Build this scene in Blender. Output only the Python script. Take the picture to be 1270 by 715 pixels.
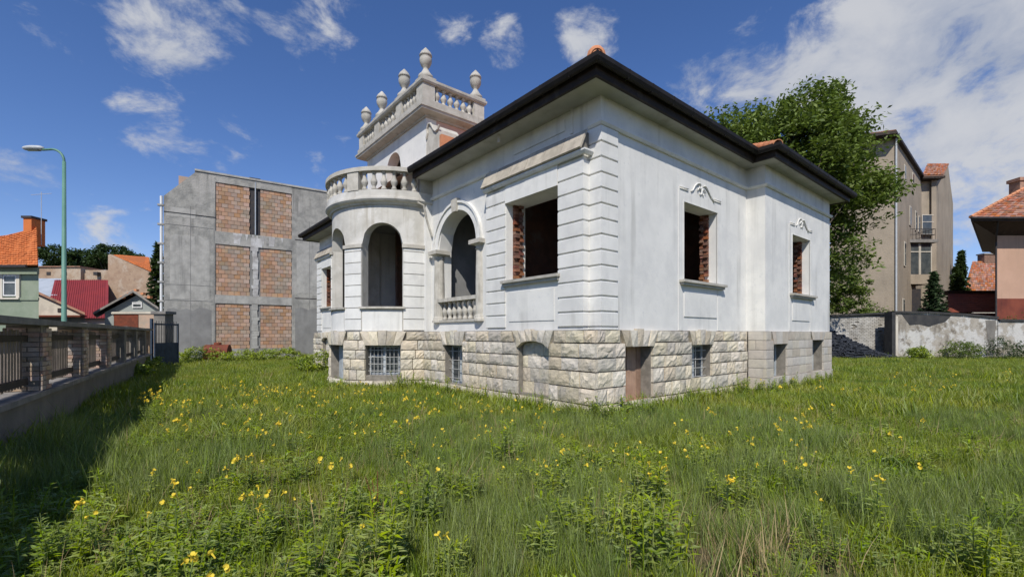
import bpy, bmesh, math, random
import numpy as np
from mathutils import Vector, Matrix, noise as mnoise
random.seed(7); rng = np.random.default_rng(11)
S = bpy.context.scene
for o in list(bpy.data.objects): bpy.data.objects.remove(o)
R_ = math.radians

# ------------------------------------------------------------------ camera
FPX, HX, HY, EYE = 564.4, 635.0, 414.5, 1.6
ang = math.atan2(685, 564.4)
fu, fv, ru, rv = math.cos(ang), math.sin(ang), math.sin(ang), -math.cos(ang)
D0 = 8.75; L0 = (745.5 - 635) / FPX * D0
CAM = (-(D0*fu + L0*ru), -(D0*fv + L0*rv))
YAW = -math.atan2(fu, fv)
cd = bpy.data.cameras.new('camera'); cam = bpy.data.objects.new('camera', cd)
S.collection.objects.link(cam); S.camera = cam
cam.location = (CAM[0], CAM[1], EYE); cam.rotation_euler = (math.pi/2, 0, YAW)
cd.sensor_width = 36; cd.lens = 36*FPX/1270; cd.shift_y = (HY-357.5)/1270
cd.clip_start = .05; cd.clip_end = 3000
def at(px, d, py=None):
    """ground (or height) point seen at photo column px at forward distance d"""
    l = (px-HX)/FPX
    return Vector((CAM[0]+d*(fu+l*ru), CAM[1]+d*(fv+l*rv), 0 if py is None else EYE+(HY-py)/FPX*d))
def gnd(px, py, z=0.):
    return at(px, (EYE-z)*FPX/(py-HY))
def depth_lat(x, y):
    a, b = x-CAM[0], y-CAM[1]
    return a*fu+b*fv, a*ru+b*rv
# ------------------------------------------------------------------ light
SUN_EL = R_(47); sdx, sdy = -.735, -.678
W = bpy.data.worlds.new('World'); S.world = W; W.use_nodes = True
nt = W.node_tree; nt.nodes.clear()
def nd(t, typ, **kw):
    n = t.nodes.new(typ)
    for k, v in kw.items(): setattr(n, k, v)
    return n
def lk(t, a, b): t.links.new(a, b)
def mth(t, op, a, b=None, c=None, clamp=False):
    n = nd(t, 'ShaderNodeMath', operation=op, use_clamp=clamp)
    for i, v in enumerate((a, b, c)):
        if v is None: continue
        if isinstance(v, (int, float)): n.inputs[i].default_value = v
        else: lk(t, v, n.inputs[i])
    return n.outputs[0]
sky = nd(nt, 'ShaderNodeTexSky', sky_type='NISHITA', sun_disc=False)
sky.sun_elevation = SUN_EL; sky.sun_rotation = math.atan2(sdx, sdy)
sky.air_density = 1.0; sky.dust_density = .05; sky.ozone_density = 2.5; sky.altitude = 400
bg1 = nd(nt, 'ShaderNodeBackground'); bg1.inputs[1].default_value = .105
hs = nd(nt, 'ShaderNodeHueSaturation'); hs.inputs['Saturation'].default_value = 1.18; lk(nt, sky.outputs[0], hs.inputs['Color']); tn = nd(nt, 'ShaderNodeMix', data_type='RGBA', blend_type='MULTIPLY'); tn.inputs[0].default_value = 1; lk(nt, hs.outputs[0], tn.inputs[6]); tn.inputs[7].default_value = (1.08, 1.0, 1.2, 1); lk(nt, tn.outputs[2], bg1.inputs[0])
tc = nd(nt, 'ShaderNodeTexCoord')
sep = nd(nt, 'ShaderNodeSeparateXYZ'); lk(nt, tc.outputs['Generated'], sep.inputs[0])
zz = mth(nt, 'MAXIMUM', mth(nt, 'ADD', sep.outputs[2], .22), .08)
cmb = nd(nt, 'ShaderNodeCombineXYZ')
lk(nt, mth(nt, 'DIVIDE', sep.outputs[0], zz), cmb.inputs[0]); lk(nt, mth(nt, 'DIVIDE', sep.outputs[1], zz), cmb.inputs[1])
cvec = nd(nt, 'ShaderNodeVectorMath', operation='MULTIPLY'); lk(nt, tc.outputs['Generated'], cvec.inputs[0]); cvec.inputs[1].default_value = (1, 1, 1.7)
def wnoise(scale, detail, rough, dist=0.):
    n = nd(nt, 'ShaderNodeTexNoise'); n.inputs['Scale'].default_value = scale; n.inputs['Detail'].default_value = detail
    n.inputs['Roughness'].default_value = rough; n.inputs['Distortion'].default_value = dist
    lk(nt, cvec.outputs[0], n.inputs['Vector']); return n.outputs[0]
n1 = wnoise(7.5, 11, .62, .35); n2 = wnoise(3.5, 3, .5); n3 = wnoise(24, 8, .66, .3)
blob = None
for px, py, rad, wgt in [(205, 45, 6.5, .27), (262, 25, 5, .22), (385, 18, 7, .24), (560, 18, 4, .24), (625, 55, 3.5, .3), (733, 40, 4.5, .28),
        (195, 168, 6, .26), (235, 190, 6, .26), (280, 175, 4.5, .24), (400, 148, 4, .18), (385, 207, 4, .18), (70, 25, 4, .16), (20, 232, 5, .2), (150, 305, 8, .18),
        (870, 95, 5, .27), (940, 95, 7, .32), (1010, 90, 8, .37), (1100, 75, 11, .45), (1190, 45, 12, .47), (1265, 80, 14, .5), (1180, 130, 11, .42),
        (1230, 190, 12, .36), (1150, 190, 9, .28), (1330, 150, 16, .42), (1290, 20, 12, .46)]:
    l = (px-HX)/FPX; v = Vector((fu+l*ru, fv+l*rv, (HY-py)/FPX)).normalized()
    dn = nd(nt, 'ShaderNodeVectorMath', operation='DOT_PRODUCT'); lk(nt, tc.outputs['Generated'], dn.inputs[0]); dn.inputs[1].default_value = v
    mr = nd(nt, 'ShaderNodeMapRange', interpolation_type='SMOOTHSTEP'); lk(nt, dn.outputs['Value'], mr.inputs[0])
    mr.inputs[1].default_value = math.cos(R_(rad*1.05)); mr.inputs[2].default_value = 1; mr.inputs[3].default_value = 0; mr.inputs[4].default_value = wgt*.95
    blob = mr.outputs[0] if blob is None else mth(nt, 'MAXIMUM', blob, mr.outputs[0])
dens = mth(nt, 'ADD', mth(nt, 'ADD', blob, mth(nt, 'MULTIPLY', n1, .95)), mth(nt, 'MULTIPLY', n3, .25))
cm = nd(nt, 'ShaderNodeMapRange', interpolation_type='SMOOTHSTEP'); lk(nt, dens, cm.inputs[0])
cm.inputs[1].default_value = .775; cm.inputs[2].default_value = 1.02; cm.inputs[4].default_value = .95
cr = nd(nt, 'ShaderNodeMapRange', interpolation_type='SMOOTHSTEP'); lk(nt, mth(nt, 'ADD', mth(nt, 'MULTIPLY', n2, .6), mth(nt, 'MULTIPLY', n1, .5)), cr.inputs[0])
cr.inputs[1].default_value = .40; cr.inputs[2].default_value = .68
cmix = nd(nt, 'ShaderNodeMix', data_type='RGBA'); lk(nt, cr.outputs[0], cmix.inputs[0])
cmix.inputs[6].default_value = (.47, .54, .70, 1); cmix.inputs[7].default_value = (.83, .85, .90, 1)
bg2 = nd(nt, 'ShaderNodeBackground'); lk(nt, cmix.outputs[2], bg2.inputs[0]); bg2.inputs[1].default_value = .72
ms = nd(nt, 'ShaderNodeMixShader'); lk(nt, cm.outputs[0], ms.inputs[0]); lk(nt, bg1.outputs[0], ms.inputs[1]); lk(nt, bg2.outputs[0], ms.inputs[2])
wo = nd(nt, 'ShaderNodeOutputWorld'); lk(nt, ms.outputs[0], wo.inputs[0])
sl = bpy.data.lights.new('sun', 'SUN'); sl.energy = 4.6; sl.angle = R_(.53); sl.color = (1, .955, .88)
so = bpy.data.objects.new('sun', sl); S.collection.objects.link(so)
sd = Vector((sdx*math.cos(SUN_EL), sdy*math.cos(SUN_EL), math.sin(SUN_EL)))
so.rotation_euler = sd.to_track_quat('Z', 'Y').to_euler(); so.location = (-10, -10, 30)
vs = S.view_settings; vs.view_transform = 'Standard'; vs.look = 'None'; vs.exposure = 0; vs.gamma = 1; vs.use_curve_mapping = False

# ------------------------------------------------------------------ materials
def M(name, c1, c2, scale=2., rough=.85, bump=.25, bscale=25., rnd=None, ramt=.3, streak=None, samt=.5, sxy=5., sz=.25, transl=0., tcol=None,
      spec=.25, metallic=0., blot=None, bamt=.5, bsc=.7, bth=(.5, .62), hue=.0, bdist=.02, blot2=None, b2sc=3., b2th=(.55, .62)):
    m = bpy.data.materials.new(name); m.use_nodes = True; t = m.node_tree; t.nodes.clear()
    g = nd(t, 'ShaderNodeNewGeometry')
    def nz(sc, det=6, ro=.6, vec=None):
        n = nd(t, 'ShaderNodeTexNoise'); n.inputs['Scale'].default_value = sc; n.inputs['Detail'].default_value = det; n.inputs['Roughness'].default_value = ro
        lk(t, vec or g.outputs['Position'], n.inputs['Vector']); return n.outputs[0]
    def mixc(f, a, b):
        n = nd(t, 'ShaderNodeMix', data_type='RGBA')
        if isinstance(f, float): n.inputs[0].default_value = f
        else: lk(t, f, n.inputs[0])
        for i, c in ((6, a), (7, b)):
            if isinstance(c, tuple): n.inputs[i].default_value = (*c, 1)
            else: lk(t, c, n.inputs[i])
        return n.outputs[2]
    def ss(v, a, b, hi=1.):
        n = nd(t, 'ShaderNodeMapRange', interpolation_type='SMOOTHSTEP'); lk(t, v, n.inputs[0])
        n.inputs[1].default_value = a; n.inputs[2].default_value = b; n.inputs[4].default_value = hi; return n.outputs[0]
    col = mixc(ss(nz(scale), .3, .7), c1, c2)
    if blot: col = mixc(ss(nz(bsc, 8, .65), bth[0], bth[1], bamt), col, blot)
    if blot2: col = mixc(ss(nz(b2sc, 8, .7), b2th[0], b2th[1], .85), col, blot2)
    if streak:
        mp = nd(t, 'ShaderNodeMapping'); lk(t, g.outputs['Position'], mp.inputs[0]); mp.inputs['Scale'].default_value = (sxy, sxy, sz)
        col = mixc(mth(t, 'MULTIPLY', ss(nz(1., 5, .6, mp.outputs[0]), .5, .72, samt), ss(nz(.55, 3), .38, .6)), col, streak)
    if rnd:
        if rnd == 'object': r = nd(t, 'ShaderNodeObjectInfo').outputs['Random']
        else: r = g.outputs['Random Per Island']
        h = nd(t, 'ShaderNodeHueSaturation'); lk(t, col, h.inputs['Color'])
        lk(t, mth(t, 'ADD', mth(t, 'MULTIPLY', r, 2*ramt), 1-ramt), h.inputs['Value'])
        if hue: 
            r2 = mth(t, 'FRACT', mth(t, 'MULTIPLY', r, 37.7))
            lk(t, mth(t, 'ADD', mth(t, 'MULTIPLY', r2, 2*hue), .5-hue), h.inputs['Hue'])
            lk(t, mth(t, 'ADD', mth(t, 'MULTIPLY', mth(t, 'FRACT', mth(t, 'MULTIPLY', r, 91.3)), .5), .7), h.inputs['Saturation'])
        col = h.outputs[0]
    p = nd(t, 'ShaderNodeBsdfPrincipled'); lk(t, col, p.inputs['Base Color']); p.inputs['Roughness'].default_value = rough
    p.inputs['Specular IOR Level'].default_value = spec; p.inputs['Metallic'].default_value = metallic
    if bump:
        b = nd(t, 'ShaderNodeBump'); b.inputs['Strength'].default_value = bump; b.inputs['Distance'].default_value = bdist
        lk(t, nz(bscale, 8, .65), b.inputs['Height']); lk(t, b.outputs[0], p.inputs['Normal'])
    o = nd(t, 'ShaderNodeOutputMaterial'); sh = p.outputs[0]
    if transl:
        tr = nd(t, 'ShaderNodeBsdfTranslucent')
        if tcol: lk(t, mixc(.6, col, tcol), tr.inputs[0])
        else: lk(t, col, tr.inputs[0])
        mx = nd(t, 'ShaderNodeMixShader'); mx.inputs[0].default_value = transl; lk(t, sh, mx.inputs[1]); lk(t, tr.outputs[0], mx.inputs[2]); sh = mx.outputs[0]
    lk(t, sh, o.inputs[0]); return m
m_stucco = M('stucco', (.745, .73, .685), (.655, .645, .61), 1.6, .9, .3, 45, streak=(.38, .37, .34), samt=.55, sxy=3.2, sz=.16, blot=(.575, .57, .55), bamt=.6, bsc=.9, bth=(.47, .68), bdist=.012, blot2=(.62, .615, .59), b2sc=6, b2th=(.56, .66))
m_stucco2 = M('stucco_block', (.755, .74, .695), (.67, .66, .62), 1.9, .9, .35, 45, rnd='object', ramt=.035, streak=(.40, .39, .35), samt=.5, bdist=.014, blot=(.60, .59, .565), bamt=.5, bsc=1.6)
m_weath = M('weathered_render', (.60, .575, .52), (.48, .46, .41), 2.2, .92, .4, 30, streak=(.33, .29, .22), samt=.65, sxy=6, sz=.35, blot=(.70, .68, .64), bamt=.6, bsc=1.2)
m_cast = M('cast_stone', (.52, .49, .43), (.40, .375, .32), 4, .92, .4, 40, rnd='object', ramt=.10, streak=(.22, .20, .17), samt=.5, sxy=7, sz=1.5)
m_stone = M('rock_faced_stone', (.62, .545, .415), (.51, .455, .36), 5, .92, .7, 14, rnd='object', ramt=.22, hue=.010, blot=(.36, .34, .31), bamt=.65, bsc=2.2, bth=(.52, .66), blot2=(.24, .22, .19), b2sc=9, b2th=(.63, .72), bdist=.035)
m_cut = M('cut_stone', (.53, .475, .40), (.45, .405, .34), 5, .9, .35, 30, rnd='object', ramt=.10, hue=.01, blot=(.38, .35, .31), bamt=.5, bsc=1.5)
m_mortar = M('mortar', (.26, .235, .20), (.17, .155, .13), 6, .95, .5, 30)
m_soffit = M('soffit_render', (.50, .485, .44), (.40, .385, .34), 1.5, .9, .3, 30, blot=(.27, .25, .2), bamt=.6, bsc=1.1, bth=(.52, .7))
m_fascia = M('fascia_board', (.022, .015, .011), (.038, .026, .019), 3, .6, .3, 30, streak=(.10, .08, .06), samt=.5, sxy=4, sz=3)
m_gutter = M('gutter_metal', (.012, .010, .009), (.022, .018, .015), 4, .6, .1, 30, spec=.2)
m_tile = M('roof_tile', (.42, .17, .09), (.30, .12, .07), 3, .85, .4, 20, rnd='island', ramt=.28, hue=.01, blot=(.16, .12, .09), bamt=.6, bsc=1.5)
m_tileo = M('orange_tile', (.55, .17, .05), (.46, .14, .045), 2, .85, .3, 20, rnd='island', ramt=.15)
m_terra = M('terracotta', (.58, .26, .13), (.48, .2, .1), 6, .8, .3, 30, rnd='object', ramt=.12)
m_hood = M('hood_slab', (.46, .41, .33), (.36, .32, .26), 5, .9, .5, 25, rnd='object', ramt=.12, blot=(.25, .22, .18), bamt=.5, bsc=3)
m_pink = M('salmon_render', (.62, .42, .33), (.56, .38, .31), 1.5, .9, .3, 40)
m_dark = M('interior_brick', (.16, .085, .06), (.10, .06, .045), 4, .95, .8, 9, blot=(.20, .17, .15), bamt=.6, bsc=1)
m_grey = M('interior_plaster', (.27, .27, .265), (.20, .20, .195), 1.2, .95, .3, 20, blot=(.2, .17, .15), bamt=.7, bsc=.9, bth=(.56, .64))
m_brick = M('brick', (.24, .10, .06), (.15, .07, .045), 7, .92, .6, 35, rnd='island', ramt=.3, hue=.015)
m_brickw = M('fence_brick', (.46, .33, .24), (.36, .25, .18), 7, .92, .6, 35, rnd='object', ramt=.25, hue=.02, blot=(.5, .44, .38), bamt=.5, bsc=4)
m_conc = M('concrete', (.39, .375, .335), (.245, .24, .22), 2.2, .92, .6, 10, streak=(.17, .165, .15), samt=.95, sxy=2.4, sz=.16, blot=(.42, .40, .365), bamt=.7, bsc=.5, blot2=(.19, .185, .175), b2sc=1.4, b2th=(.56, .74), bdist=.04)
m_conc2 = M('pale_concrete', (.45, .435, .395), (.31, .30, .275), 2., .92, .5, 10, streak=(.20, .195, .18), samt=.85, sxy=2.6, sz=.2, blot2=(.22, .215, .2), b2sc=1.7, b2th=(.58, .74))
m_concd = M('stained_concrete', (.27, .265, .25), (.20, .195, .185), 1.1, .92, .4, 12, streak=(.15, .145, .14), samt=.7, sxy=1.6, sz=.2)
m_lime = M('lime_stain', (.60, .59, .57), (.36, .34, .32), 2.5, .92, .5, 12, streak=(.30, .29, .28), samt=.7, sxy=5, sz=.6)
m_clay = M('clay_block', (.45, .275, .185), (.38, .25, .17), 2.5, .92, .5, 25, rnd='island', ramt=.17, hue=.008, blot=(.31, .28, .22), bamt=.6, bsc=.8)
m_fwall = M('fence_render', (.21, .195, .17), (.15, .14, .125), 1.5, .93, .5, 15, streak=(.12, .11, .1), samt=.5)
m_fcap = M('fence_coping', (.27, .25, .225), (.18, .17, .155), 3, .92, .5, 20, rnd='object', ramt=.1)
m_wood = M('weathered_wood', (.23, .19, .155), (.15, .125, .105), 3, .85, .5, 30, rnd='object', ramt=.3, streak=(.08, .065, .05), samt=.6, sxy=25, sz=.8)
m_railw = M('dark_rail_wood', (.05, .042, .036), (.075, .06, .05), 4, .8, .4, 30, rnd='object', ramt=.2)
m_plank = M('door_plank', (.40, .26, .18), (.30, .19, .13), 4, .85, .5, 30, rnd='object', ramt=.18, streak=(.16, .09, .06), samt=.6, sxy=18, sz=.9)
m_frame = M('grey_window_paint', (.46, .50, .52), (.34, .37, .39), 6, .6, .3, 40)
m_bar = M('iron_bar', (.52, .52, .50), (.38, .37, .35), 8, .55, .2, 40)
m_iron = M('dark_iron', (.035, .035, .04), (.06, .05, .045), 5, .6, .2, 30)
m_blue = M('blue_steel', (.025, .04, .06), (.05, .07, .10), 4, .6, .2, 30)
m_green = M('lamp_green', (.10, .22, .17), (.13, .26, .2), 2, .5, .1, 30)
m_lamp = M('lamp_grey', (.5, .52, .53), (.42, .44, .45), 4, .4, 0)
m_glass = M('dirty_glass', (.05, .06, .065), (.09, .1, .1), 3, .12, 0, spec=.6)
m_bark = M('bark', (.10, .08, .06), (.15, .12, .09), 5, .95, .8, 12)
m_leaf = M('tree_leaf', (.15, .195, .036), (.095, .145, .026), .9, .55, 0, rnd='island', ramt=.35, transl=.3, tcol=(.20, .30, .03), spec=.35)
m_leafd = M('dark_leaf', (.045, .075, .022), (.03, .055, .016), .9, .6, 0, rnd='island', ramt=.35, transl=.2, tcol=(.1, .16, .02))
m_spruce = M('spruce_needle', (.05, .085, .03), (.035, .06, .022), 1.2, .7, 0, rnd='island', ramt=.3, transl=.15)
m_grass = M('grass_blade', (.31, .35, .03), (.14, .225, .017), .75, .5, 0, rnd='island', ramt=.38, hue=.014, transl=.36, tcol=(.3, .38, .02), spec=.3, blot=(.37, .36, .06), bamt=.7, bsc=.42, bth=(.48, .66), blot2=(.36, .31, .11), b2sc=2.2, b2th=(.64, .74))
m_grassb = M('blue_grass_blade', (.26, .31, .075), (.18, .245, .05), .6, .5, 0, rnd='island', ramt=.38, hue=.012, transl=.33, tcol=(.25, .32, .05), spec=.3)
m_dry = M('dry_stalk', (.46, .36, .19), (.32, .23, .11), 3, .8, 0, rnd='island', ramt=.3, transl=.2)
m_weed = M('weed_leaf', (.33, .39, .04), (.20, .28, .028), 1.2, .5, 0, rnd='island', ramt=.3, hue=.012, transl=.32, tcol=(.3, .4, .02), spec=.35)
m_petal = M('yellow_petal', (.86, .68, .08), (.80, .60, .05), 5, .6, 0, rnd='island', ramt=.12, transl=.3, tcol=(.9, .7, .03))
m_soil = M('meadow_soil', (.075, .085, .025), (.13, .105, .06), 6, .95, 1., 28, blot=(.15, .12, .085), bamt=.8, bsc=.5, bth=(.58, .68))
m_road = M('asphalt', (.05, .05, .052), (.065, .065, .065), 2, .9, .4, 60)
m_slate = M('slate_slab', (.04, .045, .055), (.025, .028, .036), 3, .7, .5, 20, rnd='island', ramt=.4)
m_rust = M('rust', (.20, .055, .03), (.12, .04, .025), 4, .8, .4, 30)
m_greenw = M('green_render', (.25, .29, .21), (.21, .25, .18), 1, .9, .3, 30, blot=(.3, .33, .26), bamt=.4)
m_white = M('white_paint', (.72, .72, .70), (.62, .62, .6), 2, .7, .1, 30)
m_cream = M('cream_render', (.60, .55, .46), (.52, .47, .39), .8, .9, .3, 20, blot=(.42, .38, .32), bamt=.6)
m_redm = M('red_sheet_roof', (.25, .035, .033), (.20, .03, .03), 1, .5, 0)
m_greym = M('grey_sheet_roof', (.42, .45, .48), (.34, .37, .4), 1, .45, 0)
m_obrick = M('old_brickwork', (.40, .29, .20), (.32, .22, .15), 1.3, .95, .8, 7, blot=(.48, .40, .31), bamt=.7, bsc=.5, blot2=(.22, .15, .11), b2sc=3, b2th=(.58, .68), bdist=.05)
m_render = M('grey_render', (.36, .30, .23), (.28, .235, .18), .5, .95, .6, 8, streak=(.16, .135, .11), samt=.6, sxy=1.2, sz=.15, blot=(.34, .28, .21), bamt=.5, bsc=.3, bdist=.05)
m_peach = M('peach_render', (.52, .33, .235), (.45, .285, .2), .6, .9, .3, 20, streak=(.33, .22, .16), samt=.4)
m_redb = M('red_shed', (.22, .06, .035), (.13, .035, .025), 1, .8, .3, 20, streak=(.06, .025, .02), samt=.6)
m_plast = M('worn_plaster', (.40, .365, .31), (.27, .235, .185), 1.6, .95, .8, 9, blot=(.53, .515, .48), bamt=.95, bsc=.8, bth=(.46, .54), blot2=(.15, .125, .095), b2sc=1.3, b2th=(.54, .66), streak=(.09, .075, .06), samt=.9, sxy=1.8, sz=.15, bdist=.05)
m_wbrick = M('whitewashed_brick', (.46, .44, .40), (.36, .34, .30), 2, .95, .5, 25, rnd='island', ramt=.2, blot=(.26, .235, .2), bamt=.6)
m_tar = M('tar_capping', (.035, .035, .037), (.06, .058, .055), 2, .8, .6, 12)

# ------------------------------------------------------------------ mesh helpers
COL = S.collection
class MB:
    def __init__(s): s.v = []; s.f = []
    def add(s, vs, fs):
        b = len(s.v); s.v += [tuple(v) for v in vs]; s.f += [tuple(i+b for i in f) for f in fs]; return s
    def box(s, x0, x1, y0, y1, z0, z1):
        return s.add([(x0,y0,z0),(x1,y0,z0),(x1,y1,z0),(x0,y1,z0),(x0,y0,z1),(x1,y0,z1),(x1,y1,z1),(x0,y1,z1)],
                     [(0,3,2,1),(4,5,6,7),(0,1,5,4),(1,2,6,5),(2,3,7,6),(3,0,4,7)])
    def prism(s, poly, z0, z1):
        n = len(poly)
        a = sum(poly[i][0]*poly[(i+1)%n][1]-poly[(i+1)%n][0]*poly[i][1] for i in range(n))
        if a < 0: poly = poly[::-1]
        return s.add([(x,y,z0) for x,y in poly]+[(x,y,z1) for x,y in poly],
                     [tuple(range(n))[::-1], tuple(range(n,2*n))]+[(i,(i+1)%n,n+(i+1)%n,n+i) for i in range(n)])
    def wedge(s, pts, off):
        """polygon pts (3D) extruded by vector off"""
        n = len(pts); off = Vector(off); p = [Vector(q) for q in pts]
        return s.add(p+[q+off for q in p], [tuple(range(n)), tuple(range(n,2*n))[::-1]]+[(i,n+i,n+(i+1)%n,(i+1)%n) for i in range(n)])
    def tube(s, pts, r, n=8, cap=True):
        pts = [Vector(p) for p in pts]; k = len(pts); rr = r if isinstance(r, (list, tuple)) else [r]*k; b = len(s.v); a0 = None
        for i, p in enumerate(pts):
            d = (pts[min(i+1,k-1)]-pts[max(i-1,0)]).normalized()
            if a0 is None: a0 = d.orthogonal().normalized()
            a0 = (a0-d*a0.dot(d)).normalized(); c = d.cross(a0)
            for j in range(n):
                t = 2*math.pi*j/n; s.v.append(tuple(p+(a0*math.cos(t)+c*math.sin(t))*rr[i]))
        for i in range(k-1):
            for j in range(n): s.f.append((b+i*n+j, b+i*n+(j+1)%n, b+(i+1)*n+(j+1)%n, b+(i+1)*n+j))
        if cap: s.f.append(tuple(b+j for j in range(n))[::-1]); s.f.append(tuple(b+(k-1)*n+j for j in range(n)))
        return s
    def lathe(s, prof, c=(0,0,0), n=10):
        b = len(s.v); k = len(prof)
        for r, z in prof:
            for j in range(n):
                t = 2*math.pi*j/n; s.v.append((c[0]+r*math.cos(t), c[1]+r*math.sin(t), c[2]+z))
        for i in range(k-1):
            for j in range(n): s.f.append((b+i*n+j, b+i*n+(j+1)%n, b+(i+1)*n+(j+1)%n, b+(i+1)*n+j))
        s.f.append(tuple(b+j for j in range(n))[::-1]); s.f.append(tuple(b+(k-1)*n+j for j in range(n))); return s
    def mesh(s, name, mat, smooth=False):
        me = bpy.data.meshes.new(name); me.from_pydata(s.v, [], s.f); me.materials.append(mat)
        if smooth: me.polygons.foreach_set('use_smooth', [True]*len(me.polygons))
        me.update(); return me
    def build(s, name, mat, parent=None, smooth=False, kind=None, label=None):
        o = bpy.data.objects.new(name, s.mesh(name, mat, smooth)); COL.objects.link(o); o.parent = parent
        if kind: o['kind'] = kind
        if label: o['label'] = label
        return o
def inst(name, me, parent, loc, rotz=0, scale=(1,1,1)):
    o = bpy.data.objects.new(name, me); COL.objects.link(o); o.parent = parent
    o.location = loc; o.rotation_euler = (0,0,rotz); o.scale = scale; return o
def thing(name, label, cat, loc=(0,0,0), rotz=0, group=None):
    o = bpy.data.objects.new(name, None); COL.objects.link(o); o.location = loc; o.rotation_euler = (0,0,rotz); o.empty_display_size = .2
    return tag(o, label, cat, group)
def tag(o, label, cat, group=None):
    o['label'] = label; o['category'] = cat
    if group: o['group'] = group
    return o
def sweep(path, prof, closed=False):
    """profile (offset to the right-hand side, z) swept along a 2D path with mitres"""
    mb = MB(); n = len(path); P = [Vector(p) for p in path]; k = len(prof)
    for i in range(n):
        a = P[i]-P[i-1] if (i > 0 or closed) else None; b = P[(i+1)%n]-P[i] if (i < n-1 or closed) else None
        a = a.normalized() if a else b.normalized(); b = b.normalized() if b else a
        na, nb = Vector((a.y,-a.x)), Vector((b.y,-b.x)); m = (na+nb); m = m/(m.dot(na)) 
        for o, z in prof: mb.v.append((P[i].x+m.x*o, P[i].y+m.y*o, z))
    for i in range(n if closed else n-1):
        j = (i+1)%n
        for q in range(k): mb.f.append((i*k+q, i*k+(q+1)%k, j*k+(q+1)%k, j*k+q))
    if not closed: mb.f.append(tuple(range(k))[::-1]); mb.f.append(tuple((n-1)*k+q for q in range(k)))
    return mb
def fixn(o):
    bm = bmesh.new(); bm.from_mesh(o.data); bmesh.ops.recalc_face_normals(bm, faces=bm.faces); bm.to_mesh(o.data); bm.free(); return o
def wallmesh(mp, s0, s1, z0, z1, ops, th, ds=None):
    """wall along parameter s; mp(s, d) -> (x, y), d = depth inward; ops = (a, b, zb, zt, rise) openings"""
    cuts = {s0, s1}
    for a, b, zb, zt, rise in ops:
        k = 14 if rise else 1
        for i in range(k+1): cuts.add(a+(b-a)*i/k)
    cuts = sorted(cuts)
    if ds:
        more = []
        for a, b in zip(cuts, cuts[1:]):
            k = max(1, math.ceil((b-a)/ds)); more += [a+(b-a)*i/k for i in range(k)]
        cuts = more+[cuts[-1]]
    mb = MB()
    def top(op, s):
        a, b, zb, zt, rise = op
        if not rise: return zt
        h = (b-a)/2; q = max(0, 1-((s-(a+b)/2)/h)**2); return zt-rise+rise*math.sqrt(q)
    def slab(a, b, la, lb, ha, hb, capa, capb, capl, caph):
        p = [(*mp(a,0),la),(*mp(b,0),lb),(*mp(b,0),hb),(*mp(a,0),ha),(*mp(a,th),la),(*mp(b,th),lb),(*mp(b,th),hb),(*mp(a,th),ha)]
        f = [(0,1,2,3),(5,4,7,6)]
        if capa: f.append((4,0,3,7))
        if capb: f.append((1,5,6,2))
        if capl: f.append((4,5,1,0))
        if caph: f.append((3,2,6,7))
        mb.add(p, f)
    for a, b in zip(cuts, cuts[1:]):
        mid = (a+b)/2; op = [o for o in ops if o[0] < mid < o[1]]
        ea, eb = a == s0, b == s1
        if not op: slab(a, b, z0, z0, z1, z1, ea or any(abs(o[1]-a) < 1e-6 for o in ops), eb or any(abs(o[0]-b) < 1e-6 for o in ops), True, True)
        else:
            o = op[0]
            if o[2] > z0+1e-4: slab(a, b, z0, z0, o[2], o[2], ea, eb, True, True)
            ta, tb = top(o, a), top(o, b)
            if z1 > max(ta, tb)+1e-4: slab(a, b, ta, tb, z1, z1, ea, eb, True, True)
    return mb

# ================================================================== GROUND
gb = MB()
gx = [-900,-300,-100,-60,-40]+list(range(-30,50,2))+[60,100,300,900]; gy = gx
for y in gy:
    for x in gx: gb.v.append((x, y, -.02+.05*mnoise.noise(Vector((x*.13, y*.13, 3))) if -40 < x < 50 and -40 < y < 50 else -.02))
n = len(gx)
gb.f = [(j*n+i, j*n+i+1, (j+1)*n+i+1, (j+1)*n+i) for j in range(n-1) for i in range(n-1)]
o = gb.build('ground', m_soil, smooth=True); o['kind'] = 'structure'
def fence_u(v): return -8.45+.097*v
rb = MB(); rb.add([(fence_u(v)-off, v, .06) for v in (-60, 140) for off in (3.2, 10)], [(0,1,3,2)])
o = rb.build('road', m_road); o['kind'] = 'structure'
pb = MB(); pb.prism([(fence_u(-60)-.7,-60),(fence_u(60)-.7,60),(fence_u(60)-3.2,60),(fence_u(-60)-3.2,-60)], -.1, .17)
o = pb.build('pavement', m_conc2); o['kind'] = 'structure'

# ================================================================== VILLA
villa = thing('abandoned_villa', 'abandoned grey-white stuccoed villa with stone basement, empty windows and roof terrace tower', 'house')
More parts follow.
